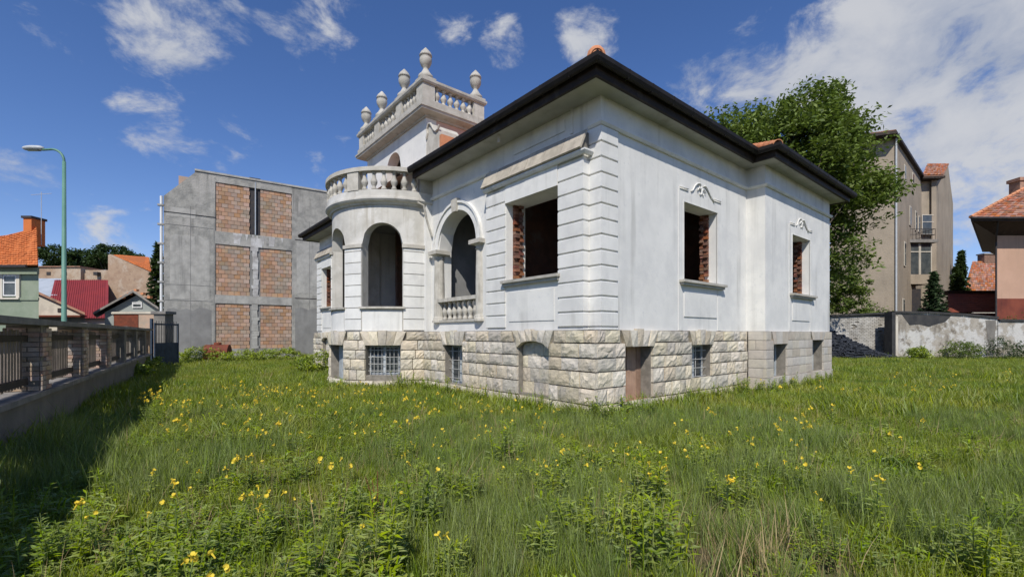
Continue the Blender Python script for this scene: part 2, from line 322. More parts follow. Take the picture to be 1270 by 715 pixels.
# --- stone plinth
def rockmesh(seed, rough):
    r = random.Random(seed); mb = MB(); nx, nz = 5, 4
    for j in range(nz+1):
        for i in range(nx+1):
            e = (i in (0, nx)) or (j in (0, nz))
            x, z = i/nx-.5, j/nz-.5
            y = -.74 if e else -(.87+r.uniform(-.11, .11)*rough)
            if e: x += r.uniform(-.006, .006); z += r.uniform(-.012, .012)*rough
            if not e: x += r.uniform(-.05, .05); z += r.uniform(-.06, .06)
            if rough < .3: y = -.86 if e else -.9
            mb.v.append((x, y, z))
    w = nx+1
    mb.f = [(j*w+i, j*w+i+1, (j+1)*w+i+1, (j+1)*w+i) for j in range(nz) for i in range(nx)]
    b = len(mb.v); mb.v += [(-.5,0,-.5),(.5,0,-.5),(.5,0,.5),(-.5,0,.5)]
    mb.f.append(tuple([b, b+1]+[i for i in range(nx, -1, -1)])); mb.f.append(tuple([b+2, b+3]+[nz*w+i for i in range(nx+1)]))
    mb.f.append(tuple([b+3, b]+[j*w for j in range(nz+1)])); mb.f.append(tuple([b+1, b+2]+[j*w+nx for j in range(nz, -1, -1)]))
    return mb
ROCK = [rockmesh(i, 1.).mesh('stone', m_stone) for i in range(12)]
CUT = [rockmesh(50+i, .1).mesh('cut_stone', m_cut) for i in range(3)]
ZS = [-.12, .249, .566, .883, 1.145, 1.433, 1.688]
plinth = thing('tmp', '', ''); bpy.data.objects.remove(plinth)
core = MB()
P_OPS = {'left': [(1.19, 2.21, .30, 1.46, .17), (4.46, 5.40, .25, 1.31, 0)], 'right': [(.69, 1.65, .2, 1.35, 0), (3.28, 4.23, .44, 1.35, 0)],
         'cyl': [(R_(-17), R_(17), .2, 1.28, 0), (R_(38.5), R_(65.5), .4, 1.28, 0)], 'block': [(6.72, 7.69, .38, 1.33, 0), (9.77, 10.82, .4, 1.42, 0)],
         'left2': [(15.14, 16.3, .3, 1.46, .17)]}
CR, CV = 2.12, 8.75
mapL = lambda s, d: (-.2+d, s)
mapR = lambda s, d: (s, d)
mapC = lambda s, d: (-(CR+.03-d)*math.cos(s), CV-(CR+.03-d)*math.sin(s))
mapB = lambda s, d: (s, -.5+d)
mapBs = lambda s, d: (6.28+d, s)
for mp, a, b, ops, th, ds in [(mapL, -.02, 6.62, P_OPS['left'], .45, None), (mapR, -.2, 6.28, P_OPS['right'], .45, None), (mapC, R_(-60), R_(92), P_OPS['cyl'], .4, R_(6)),
                      (mapB, 6.28, 11.6, P_OPS['block'], .45, None), (mapL, 10.8, 17.5, P_OPS['left2'], .45, None)]:
    w = wallmesh(mp, a, b, -.15, 1.69, ops, th, ds); core.add(w.v, w.f)
core.box(6.28, 6.6, -.5, .2, -.15, 1.69); core.box(11.2, 11.6, -.5, 12, -.15, 1.69)
core.box(.25, 11.3, .45, 17.2, 1.66, 1.70)   # ground floor slab
plinth = core.build('stone_basement', m_mortar, villa)
def stone(mp, nang, s0, s1, z0, z1, d, cut=False):
    c = (s0+s1)/2; g = .016 if not cut else .008
    x0, y0 = mp(s0, 0); x1, y1 = mp(s1, 0); w = math.hypot(x1-x0, y1-y0)-g
    x, y = mp(c, .03)
    if w < .05: return
    o = inst('stone', random.choice(CUT if cut else ROCK), plinth, (x, y, (z0+z1)/2), nang(c)+(0 if cut else random.uniform(-.012, .012)), (w, d+.03, z1-z0-(.026 if not cut else .012)))
def fill(mp, nang, s0, s1, ops, cut=False, unit=1., lo=.24, hi=.60, zs=ZS, vous=.16):
    """unit = metres per unit of s"""
    for k, (z0, z1) in enumerate(zip(zs, zs[1:])):
        iv = [(s0, s1)]
        for a, b, zb, zt, rise in ops:
            if min(z1, zt)-max(z0, zb) > .4*(z1-z0) or (k == len(zs)-2):
                if k == len(zs)-2: a, b = a-vous/unit, b+vous/unit
                iv = [q for p in iv for q in ((p[0], min(p[1], a)), (max(p[0], b), p[1])) if q[1]-q[0] > .02/unit]
        for a, b in iv:
            s = a; L = b-a
            while s < b-1e-4:
                w = random.uniform(lo, hi)/unit
                if b-(s+w) < lo/unit*.8: w = b-s
                if w*unit > hi*1.15: w /= 2
                w = min(w, b-s)
                stone(mp, nang, s, s+w, z0, z1, (random.uniform(.07, .11) if not cut else .062)+(.035 if k == 0 else 0), cut); s += w
    for a, b, zb, zt, rise in ops:     # voussoirs
        n = 5 if not rise else 6; zt2 = zs[-1]
        for i in range(n):
            def bot(q):
                s = a+(b-a)*q
                if not rise: return s, zt+.004
                return s, zt-rise+rise*math.sqrt(max(0, 1-(2*q-1)**2))
            q0, q1 = i/n, (i+1)/n; e = .1/n
            top = lambda q: (a-vous/unit)+(b-a+2*vous/unit)*q
            d = random.uniform(.07, .10) if not cut else .066
            up = .03 if (i == n//2 and not cut) else 0
            (sa, za), (sb, zb2) = bot(q0+e*.15), bot(q1-e*.15)
            quad = [(sa, za), (sb, zb2), (top(q1-e*.15), zt2+up), (top(q0+e*.15), zt2+up)]
            mb = MB(); front = []; back = []
            for s, z in quad:
                front.append((*mp(s, -d*random.uniform(.92, 1)), z)); back.append((*mp(s, .02), z))
            cs = sum(q[0] for q in quad)/4; cz = sum(q[1] for q in quad)/4
            mb.add(front+back+[(*mp(cs, -d-.025*(not cut)), cz)], [(0,1,8),(1,2,8),(2,3,8),(3,0,8),(1,0,4,5),(2,1,5,6),(3,2,6,7),(0,3,7,4)])
            mb.build('voussoir', m_cut if cut else m_stone, plinth)
nL = lambda s: -math.pi/2
nR = lambda s: 0.
nC = lambda s: s-math.pi/2
fill(mapL, nL, -.075, 6.55, P_OPS['left'])
fill(mapR, nR, -.2, 6.2, P_OPS['right'])
fill(mapC, nC, R_(-28), R_(84), P_OPS['cyl'], unit=CR+.03)
ZB = [-.12, .42, .68, .93, 1.18, 1.44, 1.688]
fill(mapB, nR, 6.22, 11.66, P_OPS['block'], True, lo=.35, hi=.62, zs=ZB)
fill(mapBs, nL, -.5, -.07, [], True, lo=.2, hi=.45, zs=ZB)
fill(mapL, nL, 13.8, 17.56, P_OPS['left2'], lo=.4, hi=.9)
def limit_parts(parent, name, keep):
    obs = [o for o in parent.children if o.name.split('.')[0] == name]
    if len(obs) <= keep: return
    def area(o): d, _ = depth_lat(o.location.x, o.location.y); return -o.scale.x*o.scale.z/max(d, 1)**2
    obs.sort(key=area); mb = MB()
    for o in obs[keep:]:
        m = Matrix.LocRotScale(o.location, o.rotation_euler, o.scale); mb.add([m @ v.co for v in o.data.vertices], [tuple(p.vertices) for p in o.data.polygons]); mat = o.data.materials[0]; bpy.data.objects.remove(o)
    mb.build('stone_remainder', m_stone, parent, kind='stuff')
# niche filling, door planks, basement windows
for k, (z0, z1) in enumerate([(-.1,.55),(.55,.86),(.86,1.13),(1.13,1.46)]):
    s = 1.19
    while s < 2.2:
        w = min(random.uniform(.3, .5), 2.21-s)
        if 2.21-(s+w) < .15: w = 2.21-s
        inst('stone', random.choice(ROCK), plinth, (.0, s+w/2, (z0+z1)/2), -math.pi/2, (w-.012, .10, z1-z0-.012)); s += w
for k in range(4): inst('stone', random.choice(ROCK), plinth, (.0, 15.72, .4+.29*k), -math.pi/2, (1.1, .1, .28))
limit_parts(plinth, 'stone', 300)
dr = MB().box(.69, 1.65, .30, .34, .2, 1.35).build('basement_door', m_railw, villa)
for i in range(5): MB().box(.80+i*.17, .80+i*.17+.158, .245+.006*(i%2), .298, .235, 1.34).build('plank', m_plank, dr)
MB().box(.69, 1.65, -.06, .3, .195, .232).build('door_threshold', M('red_threshold', (.38, .2, .15), (.3, .16, .12), 5), villa)
def bwindow(frame_pts, name='basement_window', nv=3, nh=2, grid=0):
    """frame_pts(s,d)->xy ; s0,s1,z0,z1"""
    mp, s0, s1, z0, z1, d = frame_pts
    root = MB()
    def bx(mb, a, b, c0, c1, q0, q1):
        k = max(1, int(abs(b-a)/.1)) if mp is mapC else 1
        for i in range(k):
            aa, bb = a+(b-a)*i/k, a+(b-a)*(i+1)/k
            p = [(*mp(aa,q0),c0),(*mp(bb,q0),c0),(*mp(bb,q1),c0),(*mp(aa,q1),c0),(*mp(aa,q0),c1),(*mp(bb,q0),c1),(*mp(bb,q1),c1),(*mp(aa,q1),c1)]
            mb.add(p, [(0,3,2,1),(4,5,6,7),(0,1,5,4),(1,2,6,5),(2,3,7,6),(3,0,4,7)])
    u = (1/(CR) if mp is mapC else 1); t = .06*u
    bx(root, s0, s0+t, z0, z1, d, d+.06); bx(root, s1-t, s1, z0, z1, d, d+.06); bx(root, s0+t, s1-t, z0, z0+.06, d, d+.06); bx(root, s0+t, s1-t, z1-.06, z1, d, d+.06)
    bx(root, (s0+s1)/2-t*.6, (s0+s1)/2+t*.6, z0+.06, z1-.06, d-.01, d+.06)
    w = root.build(name, m_frame, villa)
    for i in range(2):
        a, b = (s0+t, (s0+s1)/2-t*.6) if i == 0 else ((s0+s1)/2+t*.6, s1-t)
        g = MB(); bx(g, a, b, z0+.06, z1-.06, d+.03, d+.036); g.build('pane', m_glass, w)
    bx(g2 := MB(), s0+t, (s0+s1)/2-t*.6, z0+(z1-z0)*.62, z0+(z1-z0)*.62+.04, d+.0, d+.028); g2.build('glazing_bar', m_frame, w)
    for i in range(grid):
        s = s0+(s1-s0)*(i+.5)/grid
        MB().tube([(*mp(s, d-.07), z0), (*mp(s, d-.07), z1)], .009, 5).build('bar', m_bar, w)
    if grid:
        for i in range(4):
            z = z0+(z1-z0)*(i+.6)/4.3
            MB().tube([(*mp(s0+(s1-s0)*j/6, d-.085), z) for j in range(7)], .009, 5).build('bar', m_bar, w)
bwindow((mapR, 3.28, 4.23, .44, 1.35, .2), grid=3)
bwindow((mapL, 4.46, 5.40, .25, 1.31, .22), grid=3)
bwindow((mapC, R_(38.5), R_(65.5), .4, 1.28, .22), grid=8)
bwindow((mapB, 6.72, 7.69, .38, 1.33, .25)); bwindow((mapB, 9.77, 10.82, .4, 1.42, .25))
dd = MB(); 
for i in range(6):
    a, b = R_(-17)+R_(34)*i/6, R_(-17)+R_(34)*(i+1)/6
    dd.wedge([(*mapC(a,.24),.2), (*mapC(b,.24),.2), (*mapC(b,.24),1.28), (*mapC(a,.24),1.28)], (.04,0,0))
dd.build('grey_door', m_frame, villa)
# --- upper walls
W1 = (2.97, 4.58, 2.87, 4.70, 0); W2 = (8.17, 9.65, 2.82, 4.58, 0)
BW = (.98, 2.70, 2.85, 4.67, 0); BW2 = (14.8, 16.52, 2.85, 4.67, 0)
ARCH = (4.12, 6.08, 1.97, 5.04, .98)
fac = MB()
def addw(mp, a, b, z0, z1, ops, th, ds=None):
    w = wallmesh(mp, a, b, z0, z1, ops, th, ds); fac.add(w.v, w.f)
uR = lambda s, d: (s, d); uL = lambda s, d: (d, s); uB = lambda s, d: (s, -.5+d)
ZT = 6.3
addw(uR, .45, 6.28, 1.69, ZT, [W1], .42); addw(uL, .45, 6.5, 1.69, ZT, [BW, ARCH], .42)
addw(uB, 6.28, 11.6, 1.69, ZT, [W2], .42); fac.box(6.28, 6.7, -.08, .3, 1.69, ZT); fac.box(11.2, 11.6, -.08, 17.5, 1.69, ZT)
addw(uL, 11., 17.5, 1.69, ZT, [BW2], .42); fac.box(.42, 11.2, 17.1, 17.5, 1.69, ZT)
for b0, b1, op in ((.28, 3.46, BW), (14.04, 17.22, BW2)):
    addw(lambda s, d: (-.17+d, s), b0+.02, b1-.02, 1.69, 5.2, [op], .17)
walls = fac.build('wall', m_stucco, villa)
# interior: brick shell, partitions, ceiling
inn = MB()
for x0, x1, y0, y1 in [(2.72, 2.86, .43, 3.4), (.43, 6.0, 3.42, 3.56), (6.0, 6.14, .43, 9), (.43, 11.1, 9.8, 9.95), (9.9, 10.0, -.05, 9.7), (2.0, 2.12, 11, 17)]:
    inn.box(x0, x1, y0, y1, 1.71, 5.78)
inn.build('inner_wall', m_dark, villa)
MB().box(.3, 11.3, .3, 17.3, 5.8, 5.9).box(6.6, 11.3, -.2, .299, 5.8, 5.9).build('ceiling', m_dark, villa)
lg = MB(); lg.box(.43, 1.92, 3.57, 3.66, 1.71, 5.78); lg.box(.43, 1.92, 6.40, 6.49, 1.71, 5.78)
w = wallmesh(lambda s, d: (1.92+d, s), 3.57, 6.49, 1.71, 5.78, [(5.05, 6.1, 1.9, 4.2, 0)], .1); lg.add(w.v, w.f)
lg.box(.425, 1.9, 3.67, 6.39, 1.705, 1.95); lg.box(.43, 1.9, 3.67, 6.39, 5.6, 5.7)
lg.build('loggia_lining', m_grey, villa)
# rustication
def blk(x0, x1, y0, y1, z0, z1, c=.012):
    mb = MB(); v = []
    for z, i in ((z0, c), (z0+c, 0), (z1-c, 0), (z1, c)): v += [(x0+i, y0+i, z), (x1-i, y0+i, z), (x1-i, y1-i, z), (x0+i, y1-i, z)]
    f = [(0,3,2,1), (12,13,14,15)]
    for k in range(3):
        for q in range(4): f.append((4*k+q, 4*k+(q+1)%4, 4*k+4+(q+1)%4, 4*k+4+q))
    return mb.add(v, f)
G0 = 1.745; PIT = .297; GAP = .026
for k in range(12):
    z0, z1 = G0+k*PIT+GAP/2, G0+(k+1)*PIT-GAP/2
    blk(-.035, .48, -.035, .30, z0, z1).build('quoin_block', m_stucco2, villa)
    if k < 11:
        for (a0, a1), (c0, c1) in (((.275, .965), (2.715, 3.465)), ((14.035, 14.785), (16.535, 17.225))):
            if z1 < 5.1:
                blk(-.205, -.0, a0, a1 if z0 > 2.8 and z1 < 4.72 else a1, z0, z1).build('quoin_block', m_stucco2, villa)
                blk(-.205, -.0, c0, c1, z0, z1).build('quoin_block', m_stucco2, villa)
    if z1 < 4.9: blk(-.03, .3, 17.2, 17.53, z0, z1).build('quoin_block', m_stucco2, villa)
blk(-.035, .48, -.035, .30, G0+12*PIT+GAP/2, 5.62).build('quoin_block', m_stucco2, villa)
blk(-.035, .48, -.035, .30, 1.692, G0-GAP/2, .004).build('quoin_block', m_stucco2, villa)
fac2 = MB().box(.0, .45, .0, .45, 1.69, ZT); fac2.build('corner_core', m_stucco, villa)
# bay details
for b0, b1, op in ((.28, 3.46, BW), (14.04, 17.22, BW2)):
    MB().box(-.212, -.16, op[0]-.0, op[1]+.0, 4.67, 5.09).build('window_lintel', m_stucco2, villa)
    sl_ = MB().box(-.30, -.1, op[0]-.08, op[1]+.08, 2.79, 2.85); sl_.box(-.25, -.1, op[0]-.05, op[1]+.05, 2.72, 2.787); sl_.build('window_sill', m_cast, villa)
    pn = MB().box(-.186, -.16, op[0]+.12, op[1]-.12, 1.9, 2.58); pn.build('apron_panel', m_stucco, villa)
    hm = sweep([(-.2, b1+.03), (-.2, b0-.03), (-.02, b0-.03)], [(0, 5.09), (.06, 5.09), (.10, 5.14), (.10, 5.17), (0, 5.17)])
    fixn(hm.build('hood_moulding', m_stucco2, villa))
    n = 6; w = (b1-b0+.12)/n
    hood = MB().wedge([(-.30, b0, 5.172), (-.0, b0, 5.172), (-.0, b0, 5.56), (-.13, b0, 5.55)], (0, b1-b0, 0)).build('hood', m_mortar, villa)
    for i in range(n):
        y = b0-.06+i*w; t = random.uniform(-.006, .006)
        s_ = [(-.31+t, 5.178), (-.13, 5.56+t), (-.165, 5.585+t), (-.345+t, 5.20)]
        MB().wedge([(x, y+.006, z) for x, z in s_], (0, w-.012, 0)).build('slab', m_hood, hood)
# mouldings under the frieze
prof = [(0, 5.62), (.05, 5.62), (.085, 5.665), (.085, 5.69), (.03, 5.70), (0, 5.70)]
for path in ([(-.0, 3.5), (-.0, 6.5)][::-1], [(-.0, .28), (-.0, 0.), (6.28, 0.), (6.28, -.5), (11.6, -.5), (11.6, 3)], [(-.0, 14.0), (0, 11)]):
    fixn(sweep(path, prof).build('string_course', m_stucco2, villa))
MB().box(-.022, .0, .95, 2.6, 5.83, 6.07).build('frieze_panel', m_stucco, villa); MB().box(-.03, .0, .72, .78, 5.71, 6.2).build('frieze_strip', m_stucco, villa)
MB().box(-.022, .0, 14.7, 16.6, 5.83, 6.07).build('frieze_panel', m_stucco, villa)
# right facade windows: surround, sill, ornament, apron
for op, pl in ((W1, 0.), (W2, -.5)):
    a, b, z0, z1, _ = op
    sr = MB(); e = .22; f = pl-.012
    sr.box(a-e, a-.03, f, pl+.01, 1.70, z1+.28); sr.box(b+.03, b+e, f, pl+.01, 1.70, z1+.28); sr.box(a-.03, b+.03, f, pl+.01, z1+.03, z1+.28)
    sr.box(a-.03, a, f-.012, pl+.01, z0, z1+.03); sr.box(b, b+.03, f-.012, pl+.01, z0, z1+.03); sr.box(a, b, f-.012, pl+.01, z1, z1+.03)
    sr.build('window_surround', m_stucco2, villa)
    s2 = MB().box(a-.20, b+.28, pl-.15, pl+.05, z0-.06, z0); s2.box(a-.16, b+.24, pl-.10, pl+.02, z0-.12, z0-.062); s2.build('window_sill', m_cast, villa)
    MB().box(a+.02, b-.02, pl-.022, pl, 2.02, 2.60).build('apron_panel', m_stucco, villa)
    c = (a+b)/2; orn = MB(); h = (b-a)/1.61
    for sgn in (-1, 1):
        pts = [(.50, .36), (.42, .40), (.33, .52), (.22, .60), (.10, .63), (.03, .60), (.02, .53), (.09, .50), (.11, .56)]
        if sgn > 0: pts = [(.62, .30), (.5, .38), (.36, .50), (.26, .58), (.18, .62), (.08, .60)]
        orn.tube([(c+sgn*p*h, f-.015, z1+q-.06) for p, q in pts], [.021]*(len(pts)-1)+[.012], 6)
        sp = [(sgn*(.10+.085*math.cos(t*.7))*(1-.05*t), .40+.085*math.sin(t*.7)) for t in range(9)]
        orn.tube([(c+p*h, f-.015, z1+q-.02) for p, q in sp],   .016, 6)
        for q in (.30, .345): orn.tube([(c+sgn*.62*h, f-.01, z1+q-.02), (c+sgn*.98*h, f-.01, z1+q-.02)], .014, 5)
    orn.build('scroll_ornament', m_stucco2, villa, smooth=True)
# broken brick jambs
def jamb(fn, z0, z1, seed):
    r = random.Random(seed); mb = MB(); z = z0; k = 0
    while z < z1-.05:
        for j in range(2):
            e = r.uniform(.0, .05)+(.045 if (k+j)%2 else 0)-(.05 if r.random() < .15 else 0)
            mb.add(*[q for q in fn(z, min(z+.068, z1), j, e)])
        z += .08; k += 1
    return mb.build('brick_jamb', m_brick, villa, kind='stuff')
BXF = [(0,3,2,1),(4,5,6,7),(0,1,5,4),(1,2,6,5),(2,3,7,6),(3,0,4,7)]
def bxv(x0,x1,y0,y1,z0,z1): return [(x0,y0,z0),(x1,y0,z0),(x1,y1,z0),(x0,y1,z0),(x0,y0,z1),(x1,y0,z1),(x1,y1,z1),(x0,y1,z1)], BXF
jamb(lambda z, z2, j, e: bxv(W1[1]-.03-e, W1[1]+.02, .21+.11*j, .31+.11*j, z, z2), W1[2], W1[3], 1)
jamb(lambda z, z2, j, e: bxv(W2[1]-.03-e, W2[1]+.02, -.29+.11*j, -.19+.11*j, z, z2), W2[2], W2[3], 2)
jamb(lambda z, z2, j, e: bxv(.03+.13*j, .15+.13*j, BW[1]-.06-e*.8, BW[1]+.02, z, z2), BW[2], BW[3], 3)
jamb(lambda z, z2, j, e: bxv(.03+.13*j, .15+.13*j, BW2[1]-.06-e*.8, BW2[1]+.02, z, z2), BW2[2], BW2[3], 4)
# --- loggia: archivolt, keystone, columns, balustrade
def archband(c, z, r0, r1, x0, x1, n=20, a0=0, a1=math.pi):
    mb = MB()
    for i in range(n+1):
        t = a0+(a1-a0)*i/n
        for r, x in ((r0, x0), (r1, x0), (r1, x1), (r0, x1)): mb.v.append((x, c+r*math.cos(t), z+r*math.sin(t)))
    for i in range(n):
        for q in range(4): mb.f.append((4*i+q, 4*i+(q+1)%4, 4*i+4+(q+1)%4, 4*i+4+q))
    mb.f += [(0,1,2,3), (4*n+3,4*n+2,4*n+1,4*n)]; return mb
av = archband(5.1, 4.06, .985, 1.17, -.05, .02); t = archband(5.1, 4.06, 1.172, 1.235, -.09, .02); av.add(t.v, t.f)
fixn(av.build('archivolt', m_stucco2, villa))
MB().wedge([(-.12, 5.0, 5.0), (-.12, 5.2, 5.0), (-.12, 5.25, 5.36), (-.12, 4.95, 5.36)], (.11, 0, 0)).build('keystone', m_cast, villa)
for cy in (4.02, 6.17):
    c = MB(); c.lathe([(.21, 0), (.21, .06), (.18, .08), (.17, .14), (.155, .18), (.155, 1.0), (.14, 1.86), (.16, 1.87), (.16, 1.90), (.145, 1.91), (.15, 1.95), (.21, 2.0)], (.06, cy, 1.95), 16)
    col = c.build('column', m_cast, villa, smooth=False)
    MB().box(-.19, .31, cy-.24, cy+.24, 3.952, 4.06).build('capital', m_cast, col)
BAL = [(.060,0),(.060,.06),(.038,.09),(.046,.14),(.075,.22),(.078,.27),(.05,.36),(.036,.44),(.036,.50),(.055,.52),(.055,.56)]
def balmesh(h, r=1.): return MB().lathe([(a*r, b/.56*h) for a, b in BAL], n=8).mesh('baluster', m_cast, True)
lr = MB().box(-.06, .26, 4.02, 6.17, 2.54, 2.64).build('loggia_balustrade', m_cast, villa)
MB().box(-.05, .25, 4.0, 6.2, 1.951, 2.02).build('plinth_rail', m_cast, lr)
bm_ = balmesh(.52, 1.25)
for i in range(7): inst('baluster', bm_, lr, (.10, 4.32+i*.262, 2.02))
# --- round bay
def arcbox(r0, r1, t0, t1, z0, z1, n=None, c=.0):
    n = n or max(2, int((t1-t0)/R_(5))+1); mb = MB()
    for i in range(n+1):
        t = t0+(t1-t0)*i/n
        for r, z in ((r0, z0), (r1, z0), (r1, z1), (r0, z1)): mb.v.append((-r*math.cos(t), CV-r*math.sin(t), z))
    for i in range(n):
        for q in range(4): mb.f.append((4*i+q, 4*i+4+q, 4*i+4+(q+1)%4, 4*i+(q+1)%4))
    mb.f += [(0,1,2,3), (4*n+3,4*n+2,4*n+1,4*n)]; return mb
HW = R_(16.6); AC = [R_(-51), 0, R_(51)]
mapU = lambda s, d: (-(CR-d)*math.cos(s), CV-(CR-d)*math.sin(s))
rb_ = wallmesh(mapU, R_(-93), R_(93), 1.69, 5.42, [(c-HW, c+HW, 2.42, 4.89, .62) for c in AC], .32, R_(5))
bay = fixn(rb_.build('round_bay', m_weath, villa))
for c0, c1 in ((R_(-93), AC[0]-HW), (AC[0]+HW, AC[1]-HW), (AC[1]+HW, AC[2]-HW), (AC[2]+HW, R_(86))):
    z = 1.72; 
    while z < 4.1:
        z1 = min(z+.335, 4.16)
        fixn(arcbox(CR-.01, CR+.035, c0+R_(.3), c1-R_(.3), z+.012, z1-.012).build('quoin_block', m_stucco2, bay)); z = z1
        if 4.16-z < .05: break
    fixn(arcbox(CR-.02, CR+.075, c0-R_(.8), c1+R_(.8), 4.165, 4.27).build('impost', m_cast, bay))
for c in AC:
    fixn(arcbox(CR-.25, CR+.10, c-HW-R_(1.2), c+HW+R_(1.2), 2.36, 2.42).build('window_sill', m_cast, bay))
    fixn(arcbox(CR-.01, CR+.02, c-HW+R_(.6), c+HW-R_(.6), 1.70, 2.30).build('apron_panel', m_stucco2, bay))
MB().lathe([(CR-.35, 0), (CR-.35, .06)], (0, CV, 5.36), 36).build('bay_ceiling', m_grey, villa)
MB().lathe([(CR-.33, 0), (CR-.33, .06)], (0, CV, 1.72), 36).build('bay_floor', m_mortar, villa)
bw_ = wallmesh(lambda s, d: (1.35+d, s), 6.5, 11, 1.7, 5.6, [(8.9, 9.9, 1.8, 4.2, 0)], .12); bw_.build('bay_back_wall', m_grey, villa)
bjm = MB()
for k in range(30): 
    for j in range(2): bjm.add(*bxv(1.28, 1.345, 7.6+j*.28+random.uniform(0,.1)+(k%2)*.1, 7.85+j*.28+(k%2)*.1, 2.0+k*.08, 2.07+k*.08))
bjm.build('brick_patch', m_brick, villa, kind='stuff')
prof = [(CR-.05, 5.42), (CR+.05, 5.42), (CR+.08, 5.47), (CR+.16, 5.50), (CR+.20, 5.55), (CR+.20, 5.60), (CR+.15, 5.62), (CR+.15, 5.82), (CR-.15, 5.82), (CR-.15, 5.6)]
bc = MB(); n = 48
for i in range(n+1):
    t = R_(-95)+R_(190)*i/n
    for r, z in prof: bc.v.append((-r*math.cos(t), CV-r*math.sin(t), z))
k = len(prof)
for i in range(n):
    for q in range(k): bc.f.append((k*i+q, k*i+(q+1)%k, k*i+k+(q+1)%k, k*i+k+q))
balc = fixn(bc.build('balcony_cornice', m_weath, villa))
MB().lathe([(CR-.1, 0), (CR-.1, .1)], (0, CV, 5.56), 36).build('balcony_floor', m_conc2, villa)
rail = fixn(arcbox(CR-.04, CR+.2, R_(-94), R_(94), 6.36, 6.48, 44).build('balcony_balustrade', m_cast, villa))
bm2 = balmesh(.54, 1.35); RB = CR+.06
ped = [R_(-85), R_(-29), R_(29), R_(85)]
for p in ped: fixn(arcbox(RB-.13, RB+.11, p-R_(5), p+R_(5), 5.82, 6.36, 4).build('pedestal', m_cast, rail))
for p0, p1 in zip(ped, ped[1:]):
    a0, a1 = p0+R_(5), p1-R_(5); n = 6
    for i in range(n):
        t = a0+(a1-a0)*(i+.5)/n; inst('baluster', bm2, rail, (-RB*math.cos(t), CV-RB*math.sin(t), 5.82))
MB().tube([(-1.95*math.cos(R_(83))-.25, CV-2.25*math.sin(R_(83))-.02, 5.5), (-.32, 6.42, 5.42), (-.24, 6.44, 5.1), (-.06, 6.40, 4.55)], .03, 6).build('rainwater_pipe', m_cast, villa)
# --- tower
tw = MB(); TZ = 8.16
w = wallmesh(lambda s, d: (-.2+d, s), 6.5, 11., 5.44, TZ, [(8.2, 9.3, 5.84, 7.72, .55)], .35); tw.add(w.v, w.f)
tw.box(-.2, .1, 6.5, 6.85, 1.69, 5.44); tw.box(-.2, .1, 10.65, 11., 1.69, 5.44)
tower = tw.build('tower_wall', m_stucco, villa)
MB().box(.15, 1.55, 6.5, 6.85, 1.70, TZ).build('side_wall', m_pink, tower)
MB().box(.15, 1.55, 10.65, 11., 1.70, TZ).build('side_wall', m_stucco, tower); MB().box(1.2, 1.55, 6.85, 10.65, 5.0, TZ).build('back_wall', m_stucco, tower)
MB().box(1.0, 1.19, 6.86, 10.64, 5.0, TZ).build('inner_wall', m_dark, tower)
rect = [(-.2, 11.), (-.2, 6.5), (1.55, 6.5), (1.55, 11.)]
cc = sweep(rect, [(-.1, 8.10), (.05, 8.10), (.06, 8.16), (.30, 8.20), (.32, 8.27), (.34, 8.27), (.34, 8.33), (.27, 8.36), (.27, 8.52), (-.12, 8.52)], True)
tcn = fixn(cc.build('tower_cornice', m_cast, villa)); MB().box(-.1, 1.45, 6.6, 10.9, 8.2, 8.3).build('terrace_floor', m_conc2, villa)
tr = fixn(sweep(rect, [(.0, 9.0), (.27, 9.0), (.30, 9.05), (.30, 9.12), (-.02, 9.12), (-.02, 9.05)], True).build('tower_balustrade', m_cast, villa))
urn = MB(); urn.lathe([(.22,0),(.22,.10),(.13,.20),(.10,.26),(.075,.30),(.075,.34),(.13,.40),(.175,.50),(.185,.60),(.16,.68),(.19,.69),(.19,.72),(.15,.80),(.08,.88),(.02,.95)], n=14)
um = urn.mesh('urn', m_cast, True); bm3 = balmesh(.48, 1.25)
pm = MB().box(-.20, .20, -.2, .2, 8.52, 9.0).mesh('pedestal', m_cast); cm_ = MB().box(-.23, .23, -.23, .23, 9.121, 9.2).mesh('pedestal_cap', m_cast)
def pedestal(x, y, u=True):
    inst('pedestal', pm, tr, (x, y, 0))
    if u: inst('pedestal_cap', cm_, tr, (x, y, 0)); inst('urn', um, tr, (x, y, 9.2))
xo, yo = -.22-.1+.05, 6.5-.08
ys = [6.47, 7.88, 9.62, 11.03]
for y in ys: pedestal(-.23, y)
pedestal(1.58, 6.47); pedestal(1.58, 11.03)
def balrow(p, q, n):
    for i in range(n):
        t = (i+.5)/n; inst('baluster', bm3, tr, (p[0]+(q[0]-p[0])*t, p[1]+(q[1]-p[1])*t, 8.52))
for y0, y1 in zip(ys, ys[1:]): balrow((-.32, y0+.2), (-.32, y1-.2), 5)
balrow((-.03, 6.37), (1.38, 6.37), 6); balrow((1.67, 6.7), (1.67, 10.8), 12); balrow((-.03, 11.13), (1.38, 11.13), 6)
# volute on the tower side + small roof corner
vol = MB(); pts = [(6.46, 7.36), (6.40, 7.50), (6.43, 7.64), (6.34, 7.76), (6.22, 7.73), (6.12, 7.62), (6.02, 7.48), (5.90, 7.40), (5.78, 7.42), (5.72, 7.52)]
vol.tube([(-.21, y, z+.08) for y, z in pts], .035, 8)
vol.wedge([(-.19, 6.5, 6.8), (-.19, 6.5, 7.72)]+[(-.19, y, z+.08) for y, z in pts[3:9]]+[(-.19, 5.72, 6.8)], (.9, 0, 0))
vol.build('volute', m_cast, villa); MB().box(-.2, .5, 5.60, 5.715, 6.9, 7.3).build('volute_tile', m_terra, villa)
